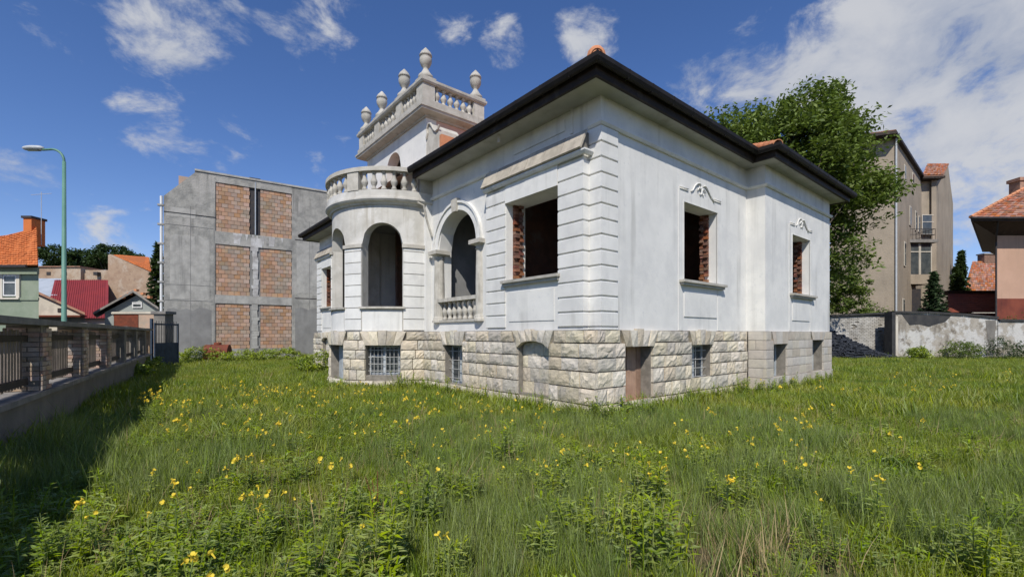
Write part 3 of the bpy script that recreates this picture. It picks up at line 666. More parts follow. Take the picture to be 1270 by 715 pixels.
# --- eaves, gutter and roof
FL = [(-.62, 6.5), (-.62, -.40), (5.80, -.40), (5.80, -.92), (12.1, -.92), (12.1, 17.95), (3, 17.95)]
FL2 = [(3, 17.95), (-.62, 17.95), (-.62, 11.)]
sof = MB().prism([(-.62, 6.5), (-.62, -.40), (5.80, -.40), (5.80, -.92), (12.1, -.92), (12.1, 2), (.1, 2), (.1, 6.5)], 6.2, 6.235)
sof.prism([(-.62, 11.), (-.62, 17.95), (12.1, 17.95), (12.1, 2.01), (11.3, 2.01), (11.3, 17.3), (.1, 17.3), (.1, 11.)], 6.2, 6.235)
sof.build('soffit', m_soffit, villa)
for p in (FL, FL2):
    fixn(sweep(p, [(-.04, 6.17), (.03, 6.17), (.03, 6.37), (.06, 6.37), (.06, 6.40), (-.04, 6.40)]).build('fascia', m_fascia, villa))
    gp = [(.065, 6.36), (.09, 6.325), (.13, 6.31), (.17, 6.325), (.20, 6.37), (.205, 6.45), (.19, 6.47), (.185, 6.44), (.165, 6.36), (.13, 6.335), (.1, 6.35), (.08, 6.42), (.065, 6.42)]
    fixn(sweep(p, [(.065, 6.36), (.09, 6.325), (.13, 6.31), (.17, 6.325), (.20, 6.38), (.20, 6.46), (.065, 6.46)]).build('gutter', m_gutter, villa))
tanr = .48
brm_ = MB().box(-.01, .01, -.17, -.06, -.152, -.13).box(-.01, .01, -.206, -.195, -.075, .008).mesh('gutter_bracket', m_gutter)
for k in range(8): inst('gutter_bracket', brm_, villa, (.1+k*.75, -.40, 6.455))
for k in range(8): inst('gutter_bracket', brm_, villa, (6.2+k*.78, -.92, 6.455))
for k in range(9): inst('gutter_bracket', brm_, villa, (-.62, .1+k*.75, 6.455), -math.pi/2)
MB().tube([(-.45, 2.62, 6.21), (-.45, 2.62, 6.02)], .035, 8).build('lamp_holder', m_cream, villa)
def rz(d): return 6.43+d*tanr
x0, x1, y0, y1 = -.74, 12.2, -.52, 18.05; h = (x1-x0)/2
rf = MB(); rf.add([(x0,y0,rz(0)), (x1,y0,rz(0)), (x1,y1,rz(0)), (x0,y1,rz(0)), (x0+h,y0+h,rz(h)), (x0+h,y1-h,rz(h))], [(0,1,4),(1,2,5,4),(2,3,5),(3,0,4,5)])
q0, q1, qy = 5.68, 12.23, -1.04; hq = (q1-q0)/2
rf.add([(q0,qy,rz(0)), (q1,qy,rz(0)), (q0,5,rz(0)), (q1,5,rz(0)), (q0+hq,qy+hq,rz(hq)), (q0+hq,5+hq,rz(hq))], [(0,1,4),(2,0,4,5),(1,3,5,4)])
roof = rf.build('roof', m_tile, villa)
tl = MB()
for i in range(11):          # rows up the visible slope of the side block
    for j in range(20):
        y = qy+.12+j*.19; d = i*.2
        if y-qy < d*1.0+.02 or d > hq-.3: continue
        if (i+j*3) % 17 == 0: continue
        xx = q0+d; z = rz(d)+.012+random.uniform(0,.012)
        tl.add([(xx-.02,y,z+.012),(xx-.02,y+.17,z+.012),(xx+.26,y+.17,z+.26*tanr+.008),(xx+.26,y,z+.26*tanr+.008),(xx-.02,y,z-.008),(xx-.02,y+.17,z-.008)], [(0,3,2,1),(0,1,5,4)])
tl.build('tile', m_tile, roof, kind='stuff')
def ridge_mesh():
    mb = MB(); n = 8
    for y in (0, .38):
        r = .12 if y == 0 else .10
        for i in range(n+1):
            t = math.pi*i/n; mb.v.append((r*math.cos(t), y, r*math.sin(t))); 
        for i in range(n+1):
            t = math.pi*i/n; mb.v.append(((r-.02)*math.cos(t), y, (r-.02)*math.sin(t)))
    k = 2*(n+1)
    for i in range(n): mb.f += [(i, i+1, k+i+1, k+i), (n+1+i, k+n+1+i, k+n+2+i, n+2+i), (i, n+1+i, n+2+i, i+1)]
    return mb.mesh('ridge_tile', m_terra, True)
RM = ridge_mesh()
def ridge_line(p, q, n):
    p, q = Vector(p), Vector(q); d = (q-p)/n
    for i in range(n):
        o = bpy.data.objects.new('ridge_tile', RM); COL.objects.link(o); o.parent = roof; o.location = p+d*i
        dn = d.normalized(); o.rotation_euler = (math.asin(dn.z), 0, math.atan2(-dn.x, dn.y)); o.scale = (1, d.length/.36, 1)
MB().lathe([(.17, -.04), (.17, .05), (.15, .13), (.10, .19), (.03, .215)], (x0+.12, y0+.12, rz(0)+.03), 12).build('hip_end_tile', m_terra, roof)
ridge_line((x0+.02,y0+.02,rz(0)+.02), (x0+h,y0+h,rz(h)), 26)
ridge_line((q0,qy,rz(0)), (q0+hq,qy+hq,rz(hq)), 14)
ridge_line((q0+hq,qy+hq,rz(hq)), (q0+hq,5,rz(hq)), 12)

# ================================================================== FENCE
fdir = Vector((.097, 1, 0)).normalized(); FV0 = -7.0
FROT = math.atan2(fdir.y, fdir.x)
fence = thing('garden_fence', 'low rendered wall with brick pillars, dark rails and weathered wooden pickets', 'fence', (fence_u(FV0), FV0, 0), FROT)
FLEN = 28.2
def fs(v): return (v-FV0)/fdir.y
MB().box(0, FLEN, 0, .36, -.1, .66).build('base_wall', m_fwall, fence)
s = fs(-2.5)
while s < FLEN-.3:
    w = random.uniform(1.2, 1.6); w = min(w, FLEN-s)
    MB().box(s+.006, s+w-.006, -.06+random.uniform(-.01, .01), .42, .662, .735+random.uniform(-.006, .006)).build('coping_slab', m_fcap, fence); s += w
MB().box(0, fs(-2.5), -.05, .41, .662, .73).build('coping_slab', m_fcap, fence)
pv = [-1.12, 1.72, 4.56, 7.38, 10.22, 13.2, 16.1, 19.0]
brm = MB().box(-.5, .5, -.5, .5, -.5, .5).mesh('brick', m_brickw)
picm = MB().box(-.5, .5, -.5, .5, 0, 1).mesh('picket', m_wood)
for i, v in enumerate(pv):
    s = fs(v); zt = 1.729+.006*i
    pl = MB().box(s-.225, s+.225, .0, .37, .74, zt).build('pillar', m_mortar, fence)
    if i in (1, 2, 3, 4):
        z = .745; k = 0
        while z < zt-.06:
            for side in range(4):
                for j in range(2):
                    l = .5 if side in (0, 2) else .42
                    w = l*(.5+(.12 if (k+j) % 2 else -.12))-.012
                    off = -l/2+(0 if j == 0 else l*(.5+(.12 if k % 2 else -.12)))+w/2+.006
                    if j == 1: w = l*(.5-(.12 if k % 2 else -.12))-.012; off = l/2-w/2-.006
                    else: w = l*(.5+(.12 if k % 2 else -.12))-.012; off = -l/2+w/2+.006
                    t = random.uniform(0, .006)
                    if random.random() < .06: continue
                    if side == 0: loc, sc = (s+off, -.008-t, z+.034), (w, .03, .062)
                    elif side == 2: loc, sc = (s+off, .378+t, z+.034), (w, .03, .062)
                    elif side == 1: loc, sc = (s+.233+t, .185+off*.86, z+.034), (.03, w*.84, .062)
                    else: loc, sc = (s-.233-t, .185+off*.86, z+.034), (.03, w*.84, .062)
                    inst('brick', brm, pl, loc, 0, sc)
            z += .074; k += 1
    if i:
        s0, s1 = fs(pv[i-1])+.24, s-.24; m_ = (s0+s1)/2
        for z, h in ((.84, .10), (1.50, .09)): MB().box(s0, s1, .13, .185, z, z+h).build('rail', m_railw, fence)
        x = s0+.06
        while x < s1-.04:
            w = random.uniform(.075, .09)
            if random.random() > .05:
                o = inst('picket', picm, fence, (x, .205, .79+random.uniform(-.01, .01)), 0, (w, .024, .87+random.uniform(-.02, .02)))
                o.rotation_euler = (0, random.uniform(-.012, .012), 0)
            x += random.uniform(.118, .135)
        MB().tube([(s0+.05, .10, .74), (s0+.05, .10, 1.72)], .03, 6).build('iron_post', m_iron, fence)
    if i < len(pv)-1:
        a = s-.3 if i else s-2; b = fs(pv[i+1])-.31
        MB().box(a, b, -.09, .45, zt+.003, zt+.085+.01*(i % 2)).build('top_slab', m_fcap, fence)
MB().box(fs(pv[-1])-.3, fs(pv[-1])+2.0, -.09, .45, 1.775, 1.86).build('top_slab', m_fcap, fence)
MB().box(fs(pv[-1])+1.6, fs(pv[-1])+2.0, 0, .37, .74, 1.77).build('pillar', m_obrick, fence)
s0, s1 = fs(19.)+.25, fs(19.)+1.6
for z in (.84, 1.5): MB().box(s0, s1, .13, .185, z, z+.09).build('rail', m_railw, fence)
for k in range(8): inst('picket', picm, fence, (s0+.1+k*.16, .205, .79), 0, (.08, .024, .86))
# gate
gp = at(203, 23)
gate = thing('gate', 'dark blue steel double gate hung on tall posts between the fence and grey wall', 'gate', at(188, 21.5), YAW)
MB().box(-.05, .05, -.05, .05, 0, 2.35).build('post', m_blue, gate)
leaf = MB().box(.1, .16, .0, .05, .1, 2.15).box(.1, .16, 1.5, 1.55, .1, 2.15).box(.11, .15, .05, 1.5, .1, .18).box(.11, .15, .05, 1.5, 2.05, 2.13).box(.115, .14, .05, 1.5, .18, 1.2).build('leaf', m_blue, gate)
for k in range(9): MB().tube([(.13, .12+k*.16, .2), (.13, .12+k*.16, 2.25)], .014, 5).build('bar', m_iron, gate)
gpl = thing('gate_pillar', 'thick concrete gate pillar with flat overhanging cap beside the blue gate', 'pillar', gp, YAW)
MB().box(-.28, .28, -.28, .28, -.1, 2.62).build('shaft', m_fwall, gpl)
MB().box(-.37, .37, -.37, .37, 2.622, 2.76).build('cap', m_fcap, gpl)
# ================================================================== STREET LAMP
lp = thing('street_lamp', 'green street lamp with curved arm and flat grey lantern behind the picket fence', 'lamp', at(79.5, 15.6), YAW)
zt = at(80, 15.6, 184).z
MB().tube([(0, 0, -.1), (0, 0, 1.2), (0, 0, 1.25), (0, 0, zt-.45)], [.10, .095, .075, .05], 10).build('pole', m_green, lp, True)
MB().tube([(0, 0, zt-.5)]+[(-.42*(1-math.cos(t)), 0, zt-.45+.42*math.sin(t)*1.0) for t in [i*math.pi/16 for i in range(0, 9)]]+[(-.75, 0, zt-.05)], .038, 8).build('arm', m_green, lp, True)
hd = MB(); 
for z, w, l in ((0, .09, .30), (.05, .14, .38), (.10, .13, .36), (.15, .05, .25)):
    hd.v += [(-1.05+l*math.cos(t), w*math.sin(t), zt-.12+z+.06) for t in [2*math.pi*i/12 for i in range(12)]]
for k in range(3):
    for j in range(12): hd.f.append((12*k+j, 12*k+(j+1)%12, 12*k+12+(j+1)%12, 12*k+12+j))
hd.f += [tuple(range(12))[::-1], tuple(range(36, 48))]
hdo = hd.build('lantern', m_lamp, lp, True); MB().box(-1.28, -.85, -.07, .07, zt-.075, zt-.055).build('lens', m_glass, hdo)

# ================================================================== CONCRETE BUILDING (fire wall)
A = at(203, 27.3); B = at(470, 34.6); bd = (B-A); BL = bd.length; bd.normalize()
def cpx(px, py):
    l = (px-HX)/FPX; d = Vector((fu+l*ru, fv+l*rv, 0)); nrm = Vector((-bd.y, bd.x, 0))
    t = (A-Vector((CAM[0], CAM[1], 0))).dot(nrm)/d.dot(nrm); p = Vector((CAM[0], CAM[1], 0))+d*t
    return (p-A).dot(bd), EYE+(HY-py)/FPX*t
cb = thing('concrete_building', 'tall raw concrete fire wall building with brick infill panels and no windows', 'building', A, math.atan2(bd.y, bd.x))
sx = [cpx(x, 300)[0] for x in (267, 310, 323, 362)]
zr = [cpx(290, y)[1] for y in (432, 376.5, 366, 304, 288.5, 229)]
sL, zL = cpx(205, 243); sT, zT_ = cpx(244, 212); zR = cpx(412, 240)[1]; zTop = (zT_+zR)/2
cw = MB()
cw.prism([(0,0),(sx[0],0),(sx[0],.5),(0,.5)], -.2, zL)
cw.wedge([(0,0,zL),(sx[0],0,zL),(sx[0],0,zTop),(sT,0,zTop)], (0,.5,0))
cw.box(sx[3], BL, 0, .5, -.2, zTop)
for z0, z1 in ((-.2, zr[0]), (zr[1], zr[2]), (zr[3], zr[4]), (zr[5], zTop)): cw.box(sx[0], sx[3], .0, .5, z0, z1)
cwall = cw.build('fire_wall', m_conc, cb)
MB().box(.0, BL, .5, 11, -.2, zL-.5).build('rear_block', m_conc, cb)
rfb = MB(); rfb.add([(0,.5,zL-.49),(BL,.5,zL-.49),(BL,11,zL-.49),(0,11,zL-.49),(sT,.5,zTop-.1),(BL,.5,zTop-.1),(BL,11,zTop-.1),(sT,11,zTop-.1)], [(0,3,7,4),(4,7,6,5),(2,6,7,3),(1,5,6,2),(0,4,5,1)])
rfb.build('roof', m_tile, cb)
MB().box(sT-.1, BL, -.06, .56, zTop+.002, zTop+.12).build('parapet_cap', m_conc2, cb)
for r in range(3):
    z0, z1 = zr[2*r], zr[2*r+1]
    for (a, b) in ((sx[0], sx[1]), (sx[2], sx[3])):
        pn = MB().box(a, b, .16, .45, z0, z1).build('brick_panel', m_mortar, cb)
        mb = MB(); nr = 12; hh = (z1-z0)/nr; L = .34
        for k in range(nr):
            x = a-(L/2 if k % 2 else 0)
            while x < b:
                u0, u1 = max(a, x)+.008, min(b, x+L)-.008
                if u1-u0 > .04: mb.box(u0, u1, .045+random.uniform(0, .02), .17, z0+k*hh+.008, z0+(k+1)*hh-.012)
                x += L
        mb.build('clay_block', m_clay, pn, kind='stuff')
gapc = MB().box(sx[1], sx[2], .07, .4, zr[0], zr[1]).box(sx[1], sx[2], .07, .4, zr[2], zr[3]); gapc.build('chase', m_concd, cb)
pr = random.Random(9); zz_ = .4
while zz_ < zr[3]:
    c_ = (sx[1]+sx[2])/2+pr.uniform(-.04, .04); w_c = pr.uniform(.13, .24); zn = min(zz_+pr.uniform(.2, .5), zr[3]); MB().wedge([(c_-w_c, .0, zz_), (c_+w_c, .0, zz_), (c_+w_c*pr.uniform(.8, 1.2), .0, zn-.01), (c_-w_c*pr.uniform(.8, 1.2), .0, zn-.01)], (0, .069, 0)).build('mortar_lump', m_lime if zz_ > zr[1] else m_conc2, cb); zz_ = zn
for k in range(9):
    xk = sx[0]+1.0+k*.33+pr.uniform(-.1, .1); MB().wedge([(xk, -.007, zr[4]-.02), (xk+pr.uniform(.08, .2), -.007, zr[4]-.02), (xk+.07, -.007, zr[4]-pr.uniform(.3, .7))], (0, .006, 0)).build('lime_drip', m_lime, cb)
MB().box(sx[1]-.02, sx[2]+.02, .12, .3, zr[4]-.3, zr[5]+.7).build('chimney_chase', m_iron, cb); MB().box(sx[1]+.28, sx[1]+.34, -.03, .1, zr[4], zr[5]+.4).build('flue_strip', m_greym, cb)
for a, b, z0, z1 in ((sx[1]-.9, sx[1]-.55, zr[3]+.1, zr[4]-.05), (sx[1]+.05, sx[2]+.1, zr[3], zr[4]-.2), (sx[2]+.5, sx[2]+.8, zr[3]+.15, zr[4])):
    MB().box(a, b, -.006, .01, z0, z1).build('lime_run', m_lime, cb)
pr = random.Random(3)
for a, b, z0, z1, mm in ((.3, sx[0]-.3, zr[1]+.2, zr[3]+.3, m_conc2), (.1, 1.6, zr[4]+.6, zL-.6, m_conc2), (sx[3]+.3, sx[3]+1.9, zr[2]+.3, zr[4]-.2, m_conc2), (sx[3]+.2, sx[3]+3.2, .2, zr[1]-.2, m_concd), (.15, sx[0]-.2, .1, zr[1]-.4, m_concd), (sx[0]+.02, sx[3]-.02, zr[1]+.03, zr[2]-.03, m_conc2), (sx[0]+.02, sx[3]-.02, zr[5]+.35, zTop-.05, m_conc2)):
    n = 7; mb = MB(); P = [(a+(b-a)*i/n, z0+pr.uniform(-.12, .12)) for i in range(n+1)]+[(b-(b-a)*i/n, z1+pr.uniform(-.12, .12)) for i in range(n+1)]
    if z1-z0 < 1.2: P = [(a, z0), (b, z0), (b, z1), (a, z1)]
    mb.wedge([(x, -.006, z) for x, z in P], (0, .01, 0)).build('render_patch', mm, cb)
for x in (sx[0]*.5, sx[0]-.08, sx[3]+1.1, sx[3]+2.0): MB().box(x, x+.025, -.012, .0, .3, zL-.4).build('formwork_seam', m_concd, cb)
for z in (zr[1]+.1, zr[2]+.5, zr[4]+.1): MB().box(.05, sx[0]-.12, -.013, .0, z, z+.03).build('formwork_seam', m_concd, cb)
MB().tube([(-.12, .1, 0), (-.12, .1, zL)], .07, 8).build('drain_pipe', m_white, cb)
for k in range(6): MB().box(-.3, .05, .0, .22, zL-.6-k*1.15, zL-.5-k*1.15).build('pipe_bracket', m_conc2, cb)
MB().box(sT-1.0, sT-.2, 2.5, 3.3, zL, zTop+.25).build('chimney', m_clay, cb)
MB().tube([(0, -.02, cpx(205, 262)[1]), (sx[0], -.02, cpx(205, 262)[1])], .02, 5).build('cable', m_iron, cb)
for z in (cpx(390, 300)[1], cpx(390, 371)[1]): MB().box(sx[3]+.2, BL, -.008, .01, z, z+.06).build('shutter_mark', m_iron, cb)
# rusty tank in the weeds
tk = thing('rusty_tank', 'rusty red steel tank lying in weeds at the foot of the concrete wall', 'tank', at(270, 26.3), YAW+.3)
t = MB().tube([(-.62, 0, .50), (-.60, 0, .5), (.60, 0, .5), (.62, 0, .5)], [.46, .52, .52, .46], 20).build('shell', m_rust, tk); MB().tube([(-.3, 0, .5), (-.26, 0, .5)], .54, 20).build('band', m_rust, tk)
MB().lathe([(.2, 0), (.2, .14), (.16, .16)], (0, 0, .98), 12).build('hatch', m_rust, tk); MB().box(-.5, .5, -.3, .3, -.05, .06).build('skid', m_iron, tk)

# ================================================================== BACKGROUND BUILDINGS (camera-aligned local frames)
class BG:
    def __init__(s, name, label, cat, px, d, rot=0., group=None):
        s.d = d; s.px = px; s.o = thing(name, label, cat, at(px, d), YAW+rot, group)
    def x(s, px, d=None): return (px-HX)/FPX*(d or s.d)-(s.px-HX)/FPX*s.d
    def z(s, py, d=None): return EYE+(HY-py)/FPX*(d or s.d)
def window(b, parent, x0, x1, y, z0, z1, fm=m_white, sur=None, bars=1):
    w = MB().box(x0, x0+.07, y-.04, y+.04, z0, z1).box(x1-.07, x1, y-.04, y+.04, z0, z1).box(x0+.07, x1-.07, y-.04, y+.04, z0, z0+.07).box(x0+.07, x1-.07, y-.04, y+.04, z1-.07, z1)
    w.box(x0+.07, x1-.07, y-.045, y+.03, z0+(z1-z0)*.62, z0+(z1-z0)*.62+.06)
    w = w.build('window', fm, parent); MB().box(x0+.07, x1-.07, y-.005, y+.01, z0+.07, z1-.07).build('pane', m_glass, w)
    if sur:
        e = .22; MB().box(x0-e, x0-.01, y-.07, y+.02, z0-.1, z1+.15).box(x1+.01, x1+e, y-.07, y+.02, z0-.1, z1+.15).box(x0-.01, x1+.01, y-.07, y+.02, z1+.01, z1+.15).box(x0-e, x1+e, y-.12, y+.02, z0-.2, z0-.105).build('surround', sur, w)
    return w
def tiled(parent, p0, p1, p2, p3, mat, rows, cols, name='roof_tiles'):
    """p0->p1 along the eave, p3->p2 along the ridge; overlapping courses as real steps"""
    p0, p1, p2, p3 = map(Vector, (p0, p1, p2, p3)); mb = MB(); nrm = (p1-p0).cross(p3-p0).normalized()
    if nrm.z < 0: nrm = -nrm
    for i in range(rows):
        a, b = i/rows, (i+1.15)/rows
        for j in range(cols):
            c, e = j/cols, (j+.94)/cols; k = random.uniform(.02, .05)
            f = lambda s, t: p0.lerp(p1, s).lerp(p3.lerp(p2, s), min(t, 1.))
            q = [f(c,a)+nrm*(k+.03), f(e,a)+nrm*(k+.03), f(e,b)+nrm*k*.3, f(c,b)+nrm*k*.3, f(c,a)-nrm*.02, f(e,a)-nrm*.02]
            mb.add(q, [(0,1,2,3),(4,5,1,0)])
    return mb.build(name, mat, parent, kind='stuff')
# green house
g = BG('green_house', 'pale green rendered house with bright orange tiled roof and corner chimney', 'house', 48, 28); h_ = g.o
ze = g.z(331); SK = -1.08; MB().prism([(-11, 0), (0, 0), (6*SK, 6), (-18, 6)], -.2, ze).build('wall', m_greenw, h_)
zr1 = g.z(295, 31); rr = MB(); 
n = 12
for i in range(n+1):
    x = -11.2+11.2*i/n; sag = .9*max(0, (x+4)/4)**2
    rr.v += [(x+.45, -.45, ze+.02), (x+3*SK, 3, zr1+sag*.9), (x+6.45*SK, 6.45, ze+.02)]
for i in range(n): rr.f += [(3*i, 3*i+3, 3*i+4, 3*i+1), (3*i+1, 3*i+4, 3*i+5, 3*i+2)]
rr.f += [(3*n, 3*n+2, 3*n+1), (0, 1, 2), ]
rfo = rr.build('roof', m_tileo, h_); tiled(h_, (-10.5, -.46, ze+.03), (-3.55, -.46, ze+.03), (-4+3*SK, 3, zr1), (-10.95+3*SK, 3, zr1), m_tileo, 18, 40)
for k in range(4): tiled(h_, (-3.55+k, -.46, ze+.03), (-2.55+k, -.46, ze+.03), (-3+k+3*SK, 3, zr1+.81*max(0,(-3+k+4)/4)**2), (-4+k+3*SK, 3, zr1+.81*max(0,(k)/4)**2), m_tileo, 18, 6)
CX = 3*SK; MB().box(CX-.5, CX+.05, 2.6, 3.5, zr1-.5, zr1+1.25).build('chimney', m_tileo, h_); MB().box(CX-.58, CX+.12, 2.52, 3.58, zr1+1.25, zr1+1.4).build('chimney_cap', m_iron, h_)
MB().tube([(-.1, -.62, ze-.05), (-11, -.62, ze-.05)], .08, 6).build('gutter', m_iron, h_); MB().box(-11, .04, -.14, -.002, ze-.45, ze-.05).build('cornice', m_greenw, h_)
MB().box(-11, .04, -.07, -.002, g.z(372), g.z(369)).build('band', m_greenw, h_)
for px in (5, -27): window(g, h_, g.x(px), g.x(px)+.82, -.03, g.z(367), g.z(341), sur=m_cream)
MB().tube([(CX+.4, 2.9, zr1-.5), (CX+.4, 2.9, zr1+3.1)], .02, 5).tube([(CX-.3, 2.9, zr1+2.9), (CX+1.1, 2.9, zr1+3.0)], .015, 5).build('antenna', m_lamp, h_)
# white gabled house
g = BG('white_outbuilding', 'small cream gabled outbuilding with one dark vent beside the green house', 'house', 60, 38); h_ = g.o
gx0, gx1, ga = g.x(-8), g.x(105), g.x(46); zz1, zz2 = g.z(389), g.z(362)
MB().wedge([(gx0,0,-.2),(gx1,0,-.2),(gx1,0,zz1),(ga,0,zz2),(gx0,0,zz1)], (-7.6,7,0)).build('wall', m_cream, h_)
MB().wedge([(ga,-.3,zz2),(gx1+.3,-.3,zz1-.1),(gx1+.3,-.3,zz1+.1),(ga,-.3,zz2+.2)], (-8.2,7.6,0)).build('roof', m_tile, h_); MB().wedge([(ga,-.3,zz2),(gx0-.3,-.3,zz1-.1),(gx0-.3,-.3,zz1+.1),(ga,-.3,zz2+.2)], (-8.2,7.6,0)).build('roof', m_tile, h_)
MB().box(g.x(72), g.x(78), -.05, .02, g.z(387), g.z(382)).build('vent', m_iron, h_); MB().box(gx0, gx1+.2, -.6, -.02, g.z(393), g.z(391)).build('canopy', m_rust, h_)
# red sheet-roof house
g = BG('red_roof_house', 'low house with ribbed bright red sheet metal roof behind the fence', 'house', 100, 46); h_ = g.o
a, b = g.x(66), g.x(137); z0, z1 = g.z(392), g.z(347, 53)
MB().prism([(a, 0), (b, 0), (b-11, 12), (a-11, 12)], -.2, z0-.05).build('wall', m_cream, h_); MB().add([(a-.3,-.5,z0-.2),(b+.2,-.5,z0-.2),(b+.2-6.6,7,z1),(a-.3-6.6,7,z1),(a-.3-12,12.5,z0),(b+.2-12,12.5,z0)], [(0,1,2,3),(3,2,5,4)]).build('roof', m_redm, h_)
n = 24
for k in range(n):
    x = a+(b-a)*k/n; MB().tube([(x, -.5, z0-.17), (x-6.6, 7, z1+.03)], .035, 4).build('rib', m_redm, h_)
MB().wedge([(g.x(85),-6,g.z(398,40)),(g.x(112),-6,g.z(398,40)),(g.x(112),-6,g.z(394,40)),(g.x(98),-6,g.z(380,40)),(g.x(85),-6,g.z(383,40))], (0,5,0)).build('dormer', m_redm, h_)
g = BG('grey_roof_shed', 'shed with pale grey sheet roof between the green house and red roof', 'shed', 58, 50); h_ = g.o
a, b = g.x(40), g.x(74); MB().box(a, b, 0, 6, -.2, g.z(367)).build('wall', m_cream, h_); MB().add([(a,-.3,g.z(366)),(b,-.3,g.z(366)),(b+.6-5.2,5,g.z(345,55)),(a+.6-5.2,5,g.z(345,55)),(a,-.3,g.z(368)),(b,-.3,g.z(368))], [(0,1,2,3),(4,5,1,0)]).build('roof', m_greym, h_)
# long brick range
g = BG('long_brick_range', 'long low ruined brick range under the wooded rise', 'building', 95, 62); h_ = g.o
MB().box(g.x(48), g.x(100), 0, 6, -.2, g.z(331)).build('wall', m_obrick, h_); MB().box(g.x(100), g.x(140), .5, 6, -.2, g.z(334)).build('wall', m_obrick, h_); MB().box(g.x(47), g.x(101), -.2, 6.2, g.z(331), g.z(330)).build('coping', m_tile, h_)
for px in (58, 78, 116): MB().box(g.x(px), g.x(px+5), -.05, .6, g.z(341), g.z(337)).build('window', m_iron, h_)
# brick gable house
g = BG('brick_gable_house', 'tall windowless brick gable wall with orange tiled roof behind', 'house', 150, 52); h_ = g.o
P = [(134, 400), (197, 400), (195, 366), (184, 337), (136, 315), (134, 316)]
MB().wedge([(g.x(x), 0, g.z(y)) for x, y in P], (0, .5, 0)).build('gable_wall', m_obrick, h_)
MB().wedge([(g.x(138), .5, g.z(316)), (g.x(184), .5, g.z(337)), (g.x(184, 60), 8, g.z(319, 60)), (g.x(150, 60), 8, g.z(317, 60))], (0, 0, -.15)).build('roof', m_tileo, h_)
tiled(h_, (g.x(138), .3, g.z(315.5)), (g.x(185), .3, g.z(336)), (g.x(184, 60), 8, g.z(318.5, 60)), (g.x(150, 60), 8, g.z(316.5, 60)), m_tileo, 14, 20)
MB().wedge([(g.x(184), .5, -.2), (g.x(184), .5, g.z(337)), (g.x(184, 60), 8, g.z(319, 60)), (g.x(184, 60), 8, -.2)], (.2, 0, 0)).build('side_wall', m_obrick, h_)
# small grey gabled house
g = BG('grey_gabled_cottage', 'small grey gabled cottage with broken verge boards and narrow attic window', 'house', 165, 34); h_ = g.o
ax, az = g.x(172), g.z(363); lx, lz = g.x(123), g.z(390); rx2 = g.x(203); rz2 = g.z(384)
MB().wedge([(g.x(130), 0, -.2), (g.x(199), 0, -.2), (g.x(199), 0, g.z(385)), (ax, 0, az-.1), (g.x(130), 0, g.z(387))], (-5.2, 6, 0)).build('wall', M('cottage_render', (.30, .32, .30), (.25, .27, .25), 1.2, .9, .3, 20), h_)
for (p, q) in (((lx, lz), (ax, az)), ((rx2, rz2), (ax, az))):
    MB().wedge([(p[0], -.5, p[1]), (q[0], -.5, q[1]), (q[0], -.5, q[1]+.16), (p[0], -.5, p[1]+.16)], (-6.1, 7, 0)).build('roof', m_fcap, h_)
window(g, h_, g.x(165), g.x(177), -.05, g.z(381.5), g.z(374.5)); MB().box(g.x(140), g.x(198), -.15, -.01, g.z(389), g.z(386.5)).build('beam', m_cream, h_)
MB().box(g.x(142), g.x(172), -.06, -.01, .3, g.z(389.5)).build('doorway', m_rust, h_); MB().box(g.x(173), g.x(196), -.08, -.01, .2, g.z(389.5)).build('brick_infill', m_clay, h_)
for k in range(5): MB().box(ax-1+.5*k, ax-.8+.5*k, -.45, -.2, az+.1-.27*abs(k-2), az+.24-.25*abs(k-2)).build('ridge_tile', m_terra, h_)

# ---------------- right side: boundary wall
g = BG('boundary_wall', 'old boundary wall with peeling white plaster and black tar capping', 'wall', 1108, 30); h_ = g.o
pts = [(1108, 388), (1150, 388.5), (1195, 391), (1237, 395), (1238, 398), (1330, 399), (1480, 401)]
for (xa, ya), (xb, yb) in zip(pts, pts[1:]):
    if xb-xa < 3: continue
    MB().wedge([(g.x(xa),0,-.2),(g.x(xb),0,-.2),(g.x(xb),0,g.z(yb)),(g.x(xa),0,g.z(ya))], (0,.4,0)).build('plaster_wall', m_plast, h_)
    MB().wedge([(g.x(xa)+.01,-.1,g.z(ya)+.004),(g.x(xb)-.01,-.1,g.z(yb)+.004),(g.x(xb)-.01,-.1,g.z(yb)+.13),(g.x(xa)+.01,-.1,g.z(ya)+.13)], (0,.6,0)).build('capping', m_tar, h_)
pt = [(1118, 389), (1180, 391), (1172, 399), (1160, 402), (1152, 405), (1140, 402), (1128, 403)]
MB().wedge([(g.x(x), -.012, g.z(y)) for x, y in pt], (0, .014, 0)).build('tar_patch', m_tar, h_); MB().wedge([(g.x(x), -.011, g.z(y)) for x, y in ((1222, 397), (1235, 397), (1233, 428), (1226, 430))], (0, .013, 0)).build('soot_stain', m_fwall, h_)
MB().box(g.x(1104.5), g.x(1109), -.12, .5, -.2, g.z(387)).build('pier', m_tar, h_); MB().box(g.x(1109)+.01, g.x(1113), -.06, .3, -.2, g.z(392)).build('pier_edge', m_cream, h_)
g2 = BG('painted_brick_wall', 'whitewashed brick wall with dark capping behind the slate heap', 'wall', 1066, 31.5); w_ = g2.o
a, b, za, zb = g2.x(1015), g2.x(1104), g2.z(393), g2.z(389); MB().wedge([(a,0,-.2),(b,0,-.2),(b,0,zb),(a,0,za)], (0,.35,0)).build('core', m_mortar, w_)
mb = MB(); z = 0.; k = 0
while z < za:
    x = a-(.13 if k % 2 else 0)
    while x < b-.02:
        if random.random() > .03 and x > a-.01: mb.box(x+.008, min(x+.26, b)-.006, -.045-random.uniform(0, .015), .01, z+.006, z+.096)
        x += .265
    z += .104; k += 1
